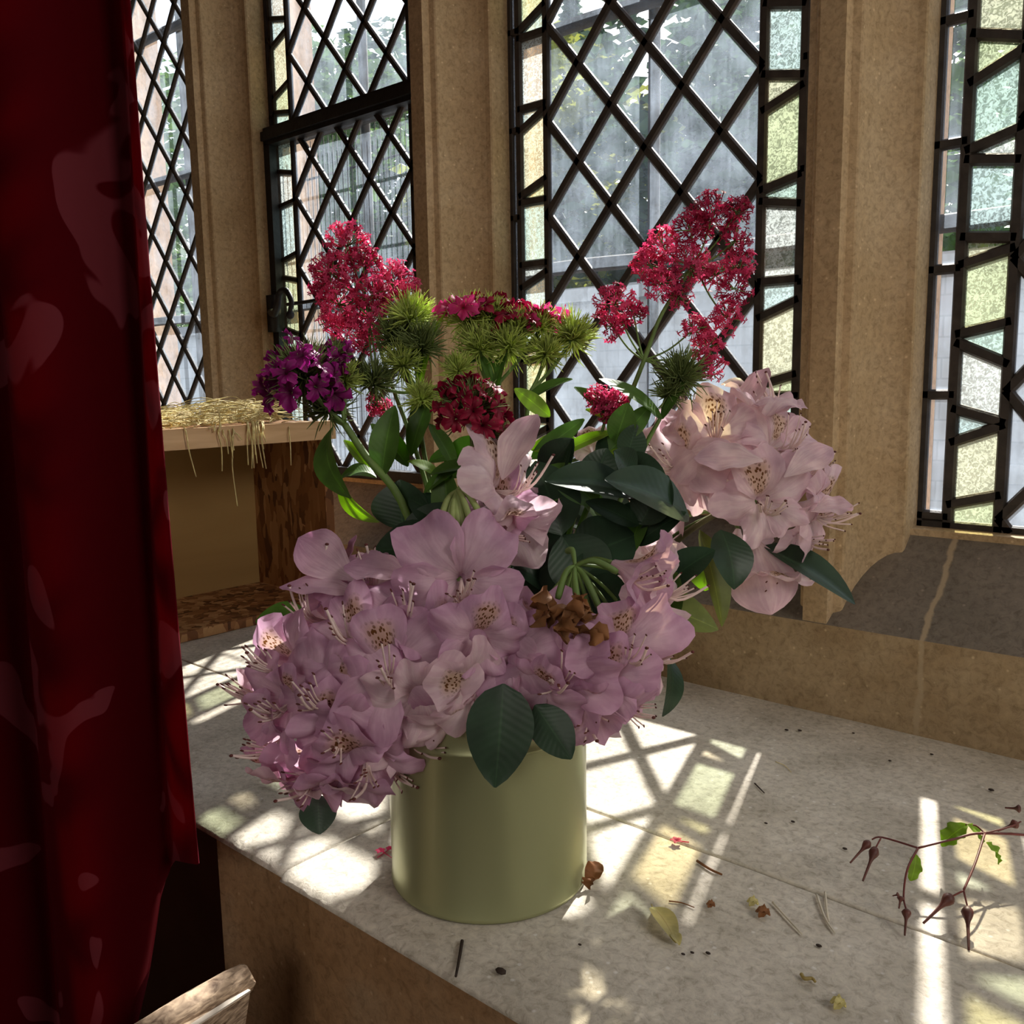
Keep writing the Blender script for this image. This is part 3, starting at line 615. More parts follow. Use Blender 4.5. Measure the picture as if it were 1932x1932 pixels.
def plank(name, m, p, q, wdt, hgt):
    p, q = Vector(p), Vector(q); d_ = (q - p).normalized(); sd = d_.cross(Vector((0, 0, 1))).normalized(); q = p + d_ * 0.3
    if sd.dot(cv(1, 0, 0)) > 0: sd = -sd
    mb = MB(); vs = [e + sd * a_ + dn * b2 for e in (p, q) for a_, b2 in ((0, 0), (wdt, 0), (wdt, hgt), (0, hgt))]
    vs[2] += d_ * hgt * .3; vs[3] += d_ * hgt * .3
    mb.add(vs, [(0, 1, 5, 4), (1, 2, 6, 5), (2, 3, 7, 6), (3, 0, 4, 7), (3, 2, 1, 0), (4, 5, 6, 7)]); return build(name, mb, m, root, smooth=False)
plank('edge_strip', M['paleedge'], at(473, 1868, .628), at(370, 1935, .585), .0045, .0016)  # separate pale strip along the top edge of the board
plank('side_board', M['oldwood'], at(472, 1872, .6275), at(370, 1939, .5845), .011, .08)
tag(root, 'weathered wooden chair rail poking into the bottom left corner', 'chair rail')

# ------------------------------------------------------------ crate with straw
root = empty('wooden_crate', (-1.33, 0.62, 0)); X0, X1, Y0, Y1 = -1.43, -1.21, 0.30, 0.925
def part(name, dims, m):
    q = MB(); box(q, *dims); return build(name, q, m, root, smooth=False)
part('base_board', (X0, X1, Y0, Y1, 0.001, 0.015), M['osb'])
part('side_panel', (X0 + 0.012, X1 - 0.002, Y1 - 0.016, Y1, 0.0151, 0.279), M['osb'])
part('side_panel', (X0 + 0.012, X1 - 0.002, Y0, Y0 + 0.016, 0.0151, 0.279), M['osb'])
part('back_panel', (X0, X0 + 0.0115, Y0, Y1, 0.0151, 0.305), M['ply'])
part('front_batten', (X1 - 0.022, X1 + 0.004, Y0 - 0.01, Y1 + 0.006, 0.2795, 0.309), M['pine'])
part('lid_board', (X0 + 0.012, X1 - 0.0225, Y0, Y1, 0.2795, 0.308), M['osb'])
tag(root, 'open-fronted chipboard crate standing on the window seat behind the curtain', 'crate')
mb = MB(); rn = random.Random(3)
def wisp(p, q, sag, r):
    m = (p + q) / 2 + Vector((rn.uniform(-.02, .02), rn.uniform(-.02, .02), sag)); tube(mb, [p, m, q], r, r * 0.6, k=3, n=4)
for i in range(950):
    yv_ = rn.uniform(0.44, 0.865); x = rn.uniform(X0 + 0.03, X1 + 0.001); z = 0.3105 + rn.random() ** 1.5 * 0.034 * (0.75 + 0.25 * math.sin(yv_ * 26))
    a = rn.uniform(-0.6, 0.6) + PI / 2; L = rn.uniform(0.03, 0.08); dd = Vector((math.cos(a), math.sin(a), rn.uniform(-.06, .10))) * L / 2; c = Vector((x, yv_, z))
    p, q = c - dd, c + dd; p.z = max(p.z, 0.3105); q.z = max(q.z, 0.3105); wisp(p, q, rn.uniform(0, 0.010), 0.0008)
def hang(px, y0, y1, dx, spread=0):
    for s in range(1 if not spread else spread):
        x = px + rn.uniform(-16, 16) * (1 if spread else 0); u = X1 + 0.006
        def onx(xx, yy, ux):
            r = cdir(xx - 966, yy - 966, FPX); return EYE + r * (ux / r.x)
        yl = y1 - rn.uniform(0, 70) * (1 if spread else 0)
        tube(mb, [onx(x, y0, u - 0.008), onx(x + dx * 0.3, y0 + 14, u + 0.004), onx(x + dx * 0.6 + rn.uniform(-5, 5), (y0 + yl) / 2, u + 0.004), onx(x + dx + rn.uniform(-6, 6), yl, u + 0.006)], 0.0013, 0.0008, k=4, n=4)
hang(342, 800, 900, 28); hang(425, 805, 905, 5, 3); hang(438, 805, 955, 8); hang(445, 805, 880, 14, 2); hang(480, 795, 900, 6, 13); hang(545, 800, 878, 1); hang(410, 800, 825, -8, 2)
tag(build('straw', mb, M['straw']), 'golden straw spread along the top of the chipboard crate', 'straw', kind='stuff')

# ------------------------------------------------------------ the pot
PC = Vector((-0.447, 0.473, 0.0))
def lathe(mb, prof, c, k=72):
    vs = [(c.x + r * math.cos(2 * PI * j / k), c.y + r * math.sin(2 * PI * j / k), c.z + z) for r, z in prof for j in range(k)]
    mb.add(vs, [(i * k + j, i * k + (j + 1) % k, (i + 1) * k + (j + 1) % k, (i + 1) * k + j) for i in range(len(prof) - 1) for j in range(k)])
root = empty('flower_pot', PC)
mb = MB(); lathe(mb, [(0.0, 0.004), (0.068, 0.004), (0.070, 0.001), (0.0735, 0.001), (0.0745, 0.0025), (0.0745, 0.0045), (0.0738, 0.006), (0.0738, 0.1195), (0.0742, 0.1205)], PC); build('body', mb, M['pot'], root)
mb = MB(); lathe(mb, [(0.0742, 0.1206), (0.0756, 0.1210), (0.0758, 0.1225), (0.0752, 0.1235), (0.0752, 0.140), (0.0758, 0.142), (0.0750, 0.1435), (0.0735, 0.142), (0.0730, 0.13), (0.0728, 0.03), (0.070, 0.008), (0, 0.008)], PC); build('rim_collar', mb, M['pot'], root)
tag(root, 'round sage green enamel pot holding the flowers', 'pot')

# ------------------------------------------------------------ plants: builders
def leaf(mb, base_, tip, width, nrm, curl=0.15, fold=0.2, n=12, shape=0.9, cross=6, tipw=0.0, twist=0.0, wave=0.0):
    """a blade from base_ to tip, bulging along nrm by curl, folded along its midrib; both faces with real thickness"""
    base_, tip = Vector(base_), Vector(tip); ax = tip - base_; L = ax.length; ax.normalize()
    nrm = Vector(nrm); nrm = (nrm - ax * nrm.dot(ax)).normalized(); side = ax.cross(nrm).normalized()
    th = 0.0005; vs, cs = [], []
    for f in (1, -1):
        for i in range(n + 1):
            t = i / n; c = base_ + ax * (L * t) + nrm * (curl * L * 4 * t * (1 - t)); ang = twist * t
            w_ = width * 0.5 * (math.sin(PI * min(1, t ** shape)) ** 0.75 if 0 < t < 1 else 0) + 0.0008
            sd = side * math.cos(ang) + nrm * math.sin(ang); nn = nrm * math.cos(ang) - side * math.sin(ang)
            for j in range(cross + 1):
                q = j / cross * 2 - 1
                p = c + sd * (w_ * q) + nn * (fold * w_ * abs(q) ** 1.3 - fold * w_ * 0.5 + wave * w_ * math.sin(t * 17 + (2 if q > 0 else 0)) * abs(q)) + nn * (th * f * (1 - abs(q) ** 3))
                vs.append(p); cs.append((t, j / cross, 0, 1))
    m = cross + 1; o = (n + 1) * m; fs = []
    for i in range(n):
        for j in range(cross):
            a, b2, c2, d = i * m + j, i * m + j + 1, (i + 1) * m + j + 1, (i + 1) * m + j
            fs.append((a, b2, c2, d)); fs.append((o + d, o + c2, o + b2, o + a))
    mb.add(vs, fs, cs); return mb
def corolla(mb, base_, axis, roll, size, openn=1.0, seed=0, lobes=5, notch=0.30, ruff=1.0, length=0.62, top=0, hw=50, grid=(14, 16), cup=0.0):
    rn = random.Random(seed); a, b2, d = frame(axis); NS, NT = grid
    for k in range(lobes):
        ph = roll + k * 2 * PI / lobes + rn.uniform(-0.06, 0.06); op = openn * rn.uniform(0.80, 1.20); ln = rn.uniform(0.9, 1.1); p1, p2, p3 = rn.uniform(0, 6), rn.uniform(0, 6), rn.uniform(0, 6); off = (0.016 if k % 2 else 0) * size
        curl = rn.uniform(-0.3, 1.0); vs, cs = [], []
        for i in range(NS + 1):
            s = i / NS
            for j in range(NT + 1):
                t = j / NT * 2 - 1
                ss = s * (1 - notch * abs(t) ** 2.6) * ln + 0.02 * s * math.sin(5 * t + p1)
                ang = ph + t * R(hw) * (1 - 0.16 * ss ** 2)
                rad = size * (0.055 + 0.34 * ss + 0.68 * op * max(0, ss - 0.10) ** 1.6)
                z = size * (length * 1.45 * ss - 0.46 * op * ss ** 3 * (1 + 0.5 * curl))
                rf = ruff * size * s ** 3
                z += rf * (0.11 * math.sin(4.2 * t + p1) + 0.055 * math.sin(9 * t + p2)) ; rad += rf * (0.06 * math.sin(6 * t + p3) - 0.09 * curl * max(0, s - 0.7) * 3)
                cupt = -cup * size * (t * t) * s * 0.3
                rad += off * (1 - s * .5)
                pt_ = base_ + a * (math.cos(ang) * rad) + b2 * (math.sin(ang) * rad) + d * (z + cupt)
                if size > 0.02: pt_ = pt_ + noise.noise_vector(pt_ * 55 + Vector((k * 3.1, 0, 0))) * (0.0042 * ss) + noise.noise_vector(pt_ * 160) * (0.0012 * ss)
                vs.append(pt_); cs.append((s, j / NT, 1.0 if k == top else 0.0, 1))
        m = NT + 1; mb.add(vs, [(i * m + j, i * m + j + 1, (i + 1) * m + j + 1, (i + 1) * m + j) for i in range(NS) for j in range(NT)], cs)
    return mb
BL = [0]
def blossom(root, hub, px, py, d, ax, size=1.0, roll=None, openn=1.0, pale=False, bare=False, length=0.62):
    BL[0] += 1; seed = BL[0] * 13 + 1; rn = random.Random(seed)
    axis = cv(*ax); S = 0.0375 * size; ctr = at(px, py, d); base_ = ctr - axis * (S * 0.55)
    if roll is None: roll = PI / 2 + rn.gauss(0, .5)
    mb = MB(); corolla(mb, base_, axis, roll, S, openn, seed, length=length)
    o = build('blossom', mb, M['rhodo_pale'] if pale else M['rhodo'], root)
    if not bare:
        f = MB(); a, b2, _ = frame(axis); down = (Vector((0, 0, -1)) - axis * axis.z * -1); ends = []
        up = Vector((0, 0, 1)); up = (up - axis * up.dot(axis)); up = up.normalized() if up.length > 0.2 else a
        for k in range(9):
            q = rn.uniform(0, 6.28); r_ = S * rn.uniform(0.08, 0.30); L = S * rn.uniform(0.7, 1.15)
            e = base_ + axis * L + a * (math.cos(q) * r_) + b2 * (math.sin(q) * r_) - up * S * 0.12
            m = base_ + axis * (L * 0.55) + (a * math.cos(q) + b2 * math.sin(q)) * (r_ * 0.35) - up * S * 0.16
            e = e + up * S * rn.uniform(0.10, 0.32); tube(f, [base_ + axis * S * 0.08, m, e], 0.0008, 0.0006, k=4, n=4); ends.append((e, (e - m).normalized()))
        e = base_ + axis * (S * 1.2) + up * S * 0.12 + a * S * rn.uniform(-.2, .2)
        tube(f, [base_ + axis * S * 0.08, base_ + axis * S * 0.7 - up * S * 0.2, e], 0.0011, 0.0010, k=5, n=5)
        build('stamens', f, M['filament'], o)
        f = MB()
        for e_, dd in ends:
            s_, u_, _ = frame(dd); blob(f, e_, 0.0010, 6, 4, (0.7, 0.7, 1.6), (s_, u_, (dd + s_ * .6).normalized()))
        blob(f, e, 0.0015, 6, 4, (1, 1, 0.7)); build('anthers', f, M['anther'], o)
    if hub is not None:
        f = MB(); mid = (hub + base_) / 2 + Vector((0, 0, 0.004)); tube(f, [hub, mid, base_ - axis * 0.001], 0.0012, 0.0017, k=6, n=4); build('pedicel', f, M['stem'], o)
    return o
def stem_part(root, pts, r0, r1, m='stem', name='stem'):
    f = MB(); tube(f, pts, r0, r1, k=8, n=6); return build(name, f, M[m], root)
def leaf_part(root, b0, b1, w_, nrm, m='leaf_rhodo', name='leaf', **kw):
    f = MB(); leaf(f, at(*b0), at(*b1), w_, cv(*nrm), **kw); return build(name, f, M[m], root)
IN = lambda dx=0, dy=0, z=0.03: PC + Vector((dx, dy, z))    # inside the pot
MOUTH = lambda dx=0, dy=0: PC + Vector((dx, dy, 0.142))

# ------------------------------------------------------------ rhododendron trusses
def truss(label, hubp, path, blooms, leaves, extra=None):
    hub = at(*hubp); root = empty('rhododendron_stem', IN(*path[0]))
    stem_part(root, [IN(*path[0]), MOUTH(*path[1])] + [at(*p) for p in path[2:]] + [hub], 0.0032, 0.0026, 'dark_stem')
    for b_ in blooms: blossom(root, hub, *b_[:4], **(b_[4] if len(b_) > 4 else {}))
    for l in leaves: leaf_part(root, *l[:4], **(l[4] if len(l) > 4 else {}))
    tag(root, label, 'rhododendron', 'rhododendron stems in the green pot'); return root
D = dict
truss('large lilac rhododendron truss drooping over the left rim of the pot', (700, 1270, 0.655), [(-0.04, -0.02), (-0.05, -0.01), (770, 1300, 0.665)], [
    (640, 1085, 0.655, (-.45, .75, .35), D(size=1.05, openn=1.1)), (590, 1150, 0.640, (-.5, .5, .55), D(size=1.0)),
    (520, 1245, 0.615, (-.65, .15, .7), D(size=1.05)), (478, 1300, 0.640, (-.9, -.05, .35), D(size=.95)),
    (735, 1262, 0.585, (.12, .05, 1), D(size=1.18, openn=1.15, roll=1.4)), (770, 1150, 0.610, (.05, .55, .8), D(size=1.05)),
    (870, 1100, 0.600, (.05, -.05, 1), D(size=1.28, openn=1.1, roll=-1.6)), (505, 1400, 0.620, (-.7, -.35, .55), D(size=1.05)),
    (575, 1465, 0.615, (-.3, -.55, .75), D(size=1.05)), (635, 1385, 0.590, (-.05, -.3, .95), D(size=1.1)),
    (690, 1450, 0.600, (.1, -.6, .8), D(size=1.1)), (795, 1395, 0.620, (.6, -.45, .6), D(size=1.0, pale=True)),
    (850, 1305, 0.610, (.45, -.15, .85), D(size=1.15, pale=True, bare=True)), (600, 1310, 0.590, (-.35, .0, .9), D(size=1.1)),
    (745, 1440, 0.635, (.45, -.7, .45), D(size=.95, pale=True)), (520, 1470, 0.640, (-.65, -.6, .35), D(size=.9, bare=True)),
    (940, 1200, 0.625, (.45, -.1, .85), D(size=1.1)), (660, 1190, 0.600, (-.3, .45, .8), D(size=1.05)),
    (820, 1215, 0.600, (.2, .1, .95), D(size=1.0, bare=True)), (690, 1340, 0.590, (0, -.1, 1), D(size=1.0, bare=True)),
    (560, 1225, 0.660, (-.8, .4, .1), D(size=1.0, bare=True)), (700, 1090, 0.640, (.1, .8, .4), D(size=1.0)),
    (870, 1370, 0.600, (.5, -.6, .5), D(size=.85, pale=True, bare=True)), (905, 1300, 0.590, (.6, -.2, .7), D(size=.95, pale=True, bare=True)),
    (905, 1215, 0.585, (.2, -.2, .95), D(size=1.0, bare=True)), (800, 1330, 0.585, (.2, -.4, .9), D(size=1.0, pale=True, bare=True)),
    (640, 1500, 0.615, (.0, -.8, .5), D(size=.95, bare=True)), (560, 1495, 0.630, (-.2, -.9, .3), D(size=.9, pale=True, bare=True)), (620, 1490, 0.630, (-.1, -.9, .3), D(size=.9, pale=True, bare=True)), (470, 1370, 0.655, (-.9, -.2, .1), D(size=.95, pale=True, bare=True)), (520, 1330, 0.60, (-.5, -.1, .85), D(size=1.0))], [
    ((600, 1500, 0.665), (603, 1574, 0.655), 0.026, (0, .2, 1), D(curl=.05)),
    ((590, 1180, 0.70), (482, 1172, 0.69), 0.030, (0, .6, .8), D(curl=.12, m='leaf_green')),
    ((950, 1290, 0.590), (934, 1486, 0.566), 0.042, (-.1, .1, 1), D(curl=-.02, fold=.12, shape=0.8)),
    ((1010, 1330, 0.597), (1078, 1432, 0.585), 0.026, (0, .3, 1), D(curl=.05)),
    ((850, 1040, 0.69), (705, 1040, 0.685), 0.045, (.1, .5, .8), D(curl=.1)),
    ((880, 960, 0.70), (745, 1060, 0.70), 0.040, (.3, .4, .8), D(curl=.12))])
truss('lilac rhododendron truss with withered brown buds over the front right rim of the pot', (1085, 1065, 0.665), [(0.0, -0.03), (0.01, -0.03), (1070, 1250, 0.665)], [
    (1055, 1275, 0.590, (-.15, -.15, 1), D(size=1.18, openn=1.15, roll=-1.7)), (1190, 1225, 0.600, (.35, .0, .95), D(size=1.2, openn=1.05)),
    (1115, 1345, 0.610, (.05, -.65, .75), D(size=1.05)), (1185, 1320, 0.625, (.5, -.5, .6), D(size=.95)),
    (1205, 1085, 0.630, (.75, -.35, .5), D(size=1.05, length=.9)), (1265, 1110, 0.66, (.7, -.1, .3), D(size=1.05, pale=True)),
    (1245, 1230, 0.640, (.8, -.1, .4), D(size=.95, pale=True)), (1010, 1205, 0.625, (-.4, .2, .85), D(size=1.05, bare=True)),
    (1060, 1370, 0.640, (-.3, -.8, .4), D(size=.85, pale=True, bare=True)), (1240, 1170, 0.655, (.6, .1, .6), D(size=1.0, bare=True, pale=True)),
    (1000, 1310, 0.595, (-.5, -.4, .7), D(size=.9, bare=True)), (1150, 1290, 0.592, (.1, -.2, 1), D(size=1.0, bare=True)), (960, 1240, 0.592, (-.2, -.1, 1), D(size=.95, bare=True))], [
    ((1200, 1130, 0.70), (1355, 1188, 0.70), 0.042, (-.3, .8, .5), D(m='leaf_olive', curl=.06)),
    ((1262, 1240, 0.68), (1250, 1352, 0.67), 0.026, (.8, .1, .6), D(curl=.15)),
    ((1080, 1120, 0.69), (1190, 1150, 0.66), 0.044, (0, .6, .7), D(curl=.1)), ((1060, 1010, 0.70), (1130, 1130, 0.69), 0.05, (.1, .3, .9), D(curl=.05)),
    ((1100, 1030, 0.70), (960, 1120, 0.71), 0.05, (.1, .5, .8), D(curl=.1)), ((1080, 1060, 0.70), (1200, 1010, 0.71), 0.05, (.1, .4, .9), D(curl=.1))])
r3 = truss('pale pink rhododendron truss standing up at the right with a long leaf pointing down', (1360, 965, 0.801), [(0.03, 0.02), (0.03, 0.01), (1170, 1120, 0.784), (1290, 1010, 0.795)], [
    (1350, 810, 0.762, (-.15, .25, .95), D(size=1.144, openn=1.1, pale=True)), (1440, 765, 0.784, (.15, .85, .3), D(size=1.144, length=.85, pale=True)),
    (1485, 830, 0.773, (.45, .3, .85), D(size=1.144, pale=True)), (1265, 865, 0.773, (-.65, -.1, .75), D(size=1.144, pale=True)),
    (1450, 950, 0.745, (.12, -.12, 1), D(size=1.16, openn=1.1, roll=1.2, pale=True)), (1555, 965, 0.773, (.8, -.25, .5), D(size=1.144, pale=True)),
    (1525, 885, 0.784, (.75, .35, .4), D(size=1.045, pale=True)), (1385, 890, 0.767, (0, .1, .95), D(size=1.095, bare=True, pale=True)),
    (1300, 915, 0.784, (-.5, -.5, .6), D(size=0.945, pale=True, bare=True)), (1450, 1085, 0.790, (.0, -.9, .25), D(size=1.045, pale=True, length=.85)),
    (1530, 1010, 0.784, (.5, -.6, .5), D(size=0.896, pale=True)), (1385, 1040, 0.812, (-.2, -.9, .2), D(size=0.995, pale=True, bare=True)),
    (1240, 1010, 0.823, (-.6, -.4, .5), D(size=0.995, pale=True)), (1300, 780, 0.806, (-.5, .6, .4), D(size=0.995, pale=True)),
    (1230, 1075, 0.784, (-.1, -.6, .6), D(size=0.995, pale=True))], [
    ((1440, 1030, 0.784), (1613, 1140, 0.767), 0.036, (.3, .7, .65), D(curl=.08, fold=.35)),
    ((1360, 1000, 0.756), (1385, 1112, 0.739), 0.040, (.4, .2, .9), D(curl=.12)),
    ((1320, 1000, 0.784), (1362, 1182, 0.767), 0.030, (.6, .1, .8), D(m='leaf_olive', curl=.06, fold=.4)),
    ((1300, 975, 0.70), (1140, 905, 0.655), 0.042, (.1, .6, .8), D(curl=.10, fold=.3)),
    ((1200, 935, 0.69), (1028, 908, 0.665), 0.036, (.0, .7, .7), D(curl=.10, fold=.4)),
    ((1330, 1040, 0.829), (1330, 1115, 0.829), 0.034, (0, .2, 1), D(m='leaf_lime')),
    ((1200, 1000, 0.795), (1085, 950, 0.784), 0.047, (.1, .3, .9), D(curl=.05)),
    ((1110, 1010, 0.795), (1125, 960, 0.784), 0.040, (.1, .3, .9), D(curl=.05))])
r4 = truss('single pale rhododendron flowers with one tall upright petal at the centre of the bouquet', (880, 955, 0.69), [(-0.01, 0.0), (-0.01, 0.0), (880, 1100, 0.69)], [
    (975, 905, 0.660, (.75, .35, .5), D(size=1.25, openn=1.2, pale=True)), (960, 1000, 0.655, (.35, -.65, .65), D(size=1.1, length=.85, pale=True)),
    (830, 1040, 0.650, (-.5, .45, .6), D(size=1.1)), (925, 960, 0.665, (-.35, .2, .8), D(size=1.0, bare=True)),
    (1115, 830, 0.755, (-.1, .4, .4), D(size=.75, pale=True, bare=True))], [
    ((1060, 1010, 0.69), (1010, 870, 0.70), 0.045, (.2, .3, .9), D(curl=.08)), ((760, 1000, 0.71), (755, 905, 0.71), 0.045, (-.2, .2, .9), D(curl=.08)),
    ((1060, 900, 0.71), (1080, 828, 0.71), 0.016, (-.9, .2, .4), D(curl=.04)), ((850, 990, 0.70), (770, 940, 0.70), 0.030, (.1, .6, .7), D(curl=.08))])
# tall petal of the central flower
f = MB(); leaf(f, at(948, 905, 0.655), at(1014, 782, 0.665), 0.029, cv(-.5, .3, .8), curl=.08, fold=.35, shape=1.15, n=16, wave=.08); o = build('upright_petal', f, M['rhodo_pale'], r4)
# three loose petals on the left truss: separate corolla lobes reaching out
LT = [o for o in C.objects if o.name.startswith('rhododendron_stem')][0]
for b0, b1, w_, nn in [((668, 1095, .635), (563, 1015, .65), .034, (-.2, .4, .9)), ((690, 1125, .62), (528, 1108, .635), .020, (.1, .8, .5)), ((655, 1075, .66), (672, 1010, .665), .013, (-.9, .2, .5)), ((780, 1090, .61), (650, 1068, .63), .028, (0, .75, .6))]:
    f = MB(); leaf(f, at(*b0), at(*b1), w_, cv(*nn), curl=.06, fold=.3, shape=1.35, n=14, wave=.12); build('petal', f, M['rhodo'], LT)
f = MB(); leaf(f, at(1420, 1010, 0.784), at(1455, 1160, .773), .056, cv(-.2, .1, 1), curl=-.03, fold=-.15, shape=1.5, n=16, wave=.05); build('petal', f, M['rhodo_pale'], r3)
for b0, b1, w_, nn in [((1390, 800, 0.784), (1450, 694, 0.790), .025, (-.7, .2, .6)), ((1530, 965, 0.762), (1610, 955, 0.762), .027, (.2, .8, .5)), ((1480, 900, 0.739), (1570, 845, 0.756), .025, (.2, .6, .6)), ((1440, 870, 0.728), (1310, 865, 0.739), .029, (0, .6, .8))]:
    f = MB(); leaf(f, at(*b0), at(*b1), w_, cv(*nn), curl=.06, fold=.3, shape=1.35, n=14, wave=.12); build('petal', f, M['rhodo_pale'], r3)
# spent seed-pod clusters (drooping pedicels)
def pods(root, hubp, ends, m='pale_stem', r=0.0023):
    h = at(*hubp)
    for x, y, d in ends:
        e = at(x, y, d); f = MB(); mid = h.lerp(e, 0.45) + Vector((0, 0, 0.006)) + (e - h).cross(Vector((0, 0, 1))) * 0.05
        tube(f, [h, mid, e], 0.0012, 0.0022, k=8, n=5, rf=lambda t: 0.0011 + 0.0013 * min(1, t * 1.6) * (1 if t < .97 else .6)); build('seed_pod', f, M[m], root)
pods(r4, (862, 925, 0.64), [(824, 1005, .632), (852, 1030, .628), (868, 1035, .63), (890, 990, .628), (896, 1015, .634), (905, 930, .64), (915, 985, .64), (840, 1022, .636), (878, 1015, .632)])
R2 = [o for o in C.objects if o.name.startswith('rhododendron_stem')][1]
pods(R2, (1085, 1068, 0.625), [(1052, 1130, .615), (1132, 1150, .61), (1094, 1170, .60), (1165, 1080, .62), (1070, 1040, .64)], 'stem')
rn = random.Random(11)
for x, y, d in [(1035, 1150, .585), (1068, 1150, .58), (1058, 1172, .58), (1095, 1160, .585), (1080, 1135, .59), (1112, 1190, .585), (1040, 1125, .59)]:
    f = MB(); c = at(x, y, d)
    for k in range(4):
        dd = Vector((rn.gauss(0, 1), rn.gauss(0, 1), rn.gauss(0, .6) - .8)).normalized(); leaf(f, c, c + dd * rn.uniform(.012, .019), .010, Vector((rn.gauss(0, 1), rn.gauss(0, 1), .3)), curl=.2, fold=.6, n=6, cross=4, twist=2, wave=.3)
    build('withered_bud', f, M['brown_bud'], R2)

# ------------------------------------------------------------ red valerian
def florets(mb, c, r, n, rn, out=None):
    for k in range(n):
        d = Vector((rn.gauss(0, 1), rn.gauss(0, 1), rn.gauss(0, 1) + .25)).normalized(); q = r * rn.uniform(0.45, 1.0) ** 0.5; p = c + d * q
        ax = (d + Vector((rn.gauss(0, .35), rn.gauss(0, .35), rn.gauss(0, .35) + .25))).normalized(); a, b2, _ = frame(ax); s = 0.0028 * rn.uniform(.75, 1.25)
        root_ = p - ax * rn.uniform(.006, .010); th = 0.00035
        vs = [root_ + a * th, root_ - a * th * .5 + b2 * th, root_ - a * th * .5 - b2 * th, p + a * th * 1.6, p - a * th * .8 + b2 * th * 1.6, p - a * th * .8 - b2 * th * 1.6]
        mb.add(vs, [(0, 1, 4, 3), (1, 2, 5, 4), (2, 0, 3, 5)])
        for j in range(5):
            an = 2 * PI * j / 5 + k; e = a * math.cos(an) + b2 * math.sin(an); w_ = ax.cross(e)
            mb.add([p, p + e * s * .6 + w_ * s * .32 + ax * s * .2, p + e * s * 1.15 + ax * s * rn.uniform(-.2, .5), p + e * s * .6 - w_ * s * .32 + ax * s * .2], [(0, 1, 2, 3)])
def valerian(label, path, heads, leaves=(), dens=1.0):
    rn = random.Random(len(heads) * 5 + int(heads[0][0])); root = empty('valerian_stem', IN(*path[0]))
    pts = [IN(*path[0]), MOUTH(*path[1])] + [at(*p) for p in path[2:]]; stem_part(root, pts, 0.0028, 0.0013)
    for h in heads:
        x, y, d, r = h[:4]; m = h[4] if len(h) > 4 else 'valerian'
        rm = r * 1.12 / FPX * d; c = at(x, y, d); f = MB(); florets(f, c, rm, int(dens * 85 * (r / 36) ** 2.1), rn); o = build('flower_head', f, M[m], root)
        k = MB(); j = at(*(h[5] if len(h) > 5 else path[-1])); tube(k, [j, (j + c) / 2 + Vector((0, 0, -.004)), c], 0.0009, 0.0007, k=5, n=4)
        for q in range(9):
            dd = Vector((rn.gauss(0, 1), rn.gauss(0, 1), rn.gauss(0, 1) + .3)).normalized() * rm * .75; tube(k, [c, c + dd], 0.0005, 0.0004, k=4, n=1)
        build('flower_stalk', k, M['stem'], o)
    for l in leaves: leaf_part(root, *l[:4], **(l[4] if len(l) > 4 else {}))
    tag(root, label, 'valerian', 'red valerian stems in the green pot'); return root
valerian('pink-red valerian spray standing at the left of the bouquet', [(-0.03, 0.02), (-0.03, 0.02), (800, 900, .75), (730, 700, .76), (690, 560, .765)], [
    (655, 465, .765, 42), (625, 515, .76, 38), (685, 500, .77, 36, 'valerian_deep'), (745, 535, .77, 42), (705, 555, .755, 34), (640, 575, .755, 42), (700, 600, .76, 40), (655, 630, .765, 40), (700, 645, .77, 28), (620, 545, .77, 34, 'valerian_deep'), (768, 550, .775, 26), (613, 610, .765, 14), (710, 766, .74, 22), (725, 770, .745, 16)])
valerian('tall deep pink valerian spray leaning to the right', [(0.02, 0.02), (0.02, 0.02), (1150, 850, .75), (1215, 680, .76), (1250, 590, .765), (1310, 500, .77)], [
    (1345, 405, .77, 42, 'valerian_deep'), (1390, 400, .775, 28, 'valerian_deep'), (1305, 435, .765, 38, 'valerian_deep'), (1250, 465, .765, 36), (1225, 500, .76, 34), (1250, 535, .765, 34), (1300, 500, .76, 38), (1280, 560, .765, 26), (1385, 455, .77, 30, 'valerian_deep'), (1395, 500, .77, 30), (1385, 545, .77, 34, 'valerian_deep'), (1350, 520, .765, 26), (1370, 600, .765, 32), (1310, 620, .76, 28, 'valerian', (1215, 680, .76)), (1335, 655, .755, 32, 'valerian', (1215, 680, .76)), (1345, 695, .75, 24, 'valerian', (1215, 680, .76)),
    (1160, 575, .755, 38, 'valerian', (1215, 680, .76)), (1155, 615, .755, 26, 'valerian_deep', (1215, 680, .76)), (1195, 590, .76, 24, 'valerian_deep', (1215, 680, .76))], [
    ((1250, 790, .735), (1130, 715, .73), .020, (-.1, .8, .5), D(m='leaf_green', curl=.08)), ((1250, 790, .735), (1300, 700, .74), .014, (-.6, .4, .5), D(m='leaf_green', curl=.05)),
    ((1160, 835, .735), (1185, 760, .725), .022, (.2, .2, .9), D(m='leaf_green', curl=.05)), ((1180, 870, .73), (1200, 800, .73), .026, (.4, .2, .8), D(m='leaf_rhodo', curl=.05)),
    ((1130, 870, .73), (1185, 850, .72), .014, (.1, .9, .4), D(m='leaf_lime', curl=.1))])
valerian('short bright pink valerian tuft in the middle right of the bouquet', [(0.01, 0.03), (0.01, 0.03), (1110, 900, .745), (1140, 800, .745)], [(1128, 752, .745, 26), (1158, 758, .745, 26), (1142, 775, .742, 24)], dens=1.5)

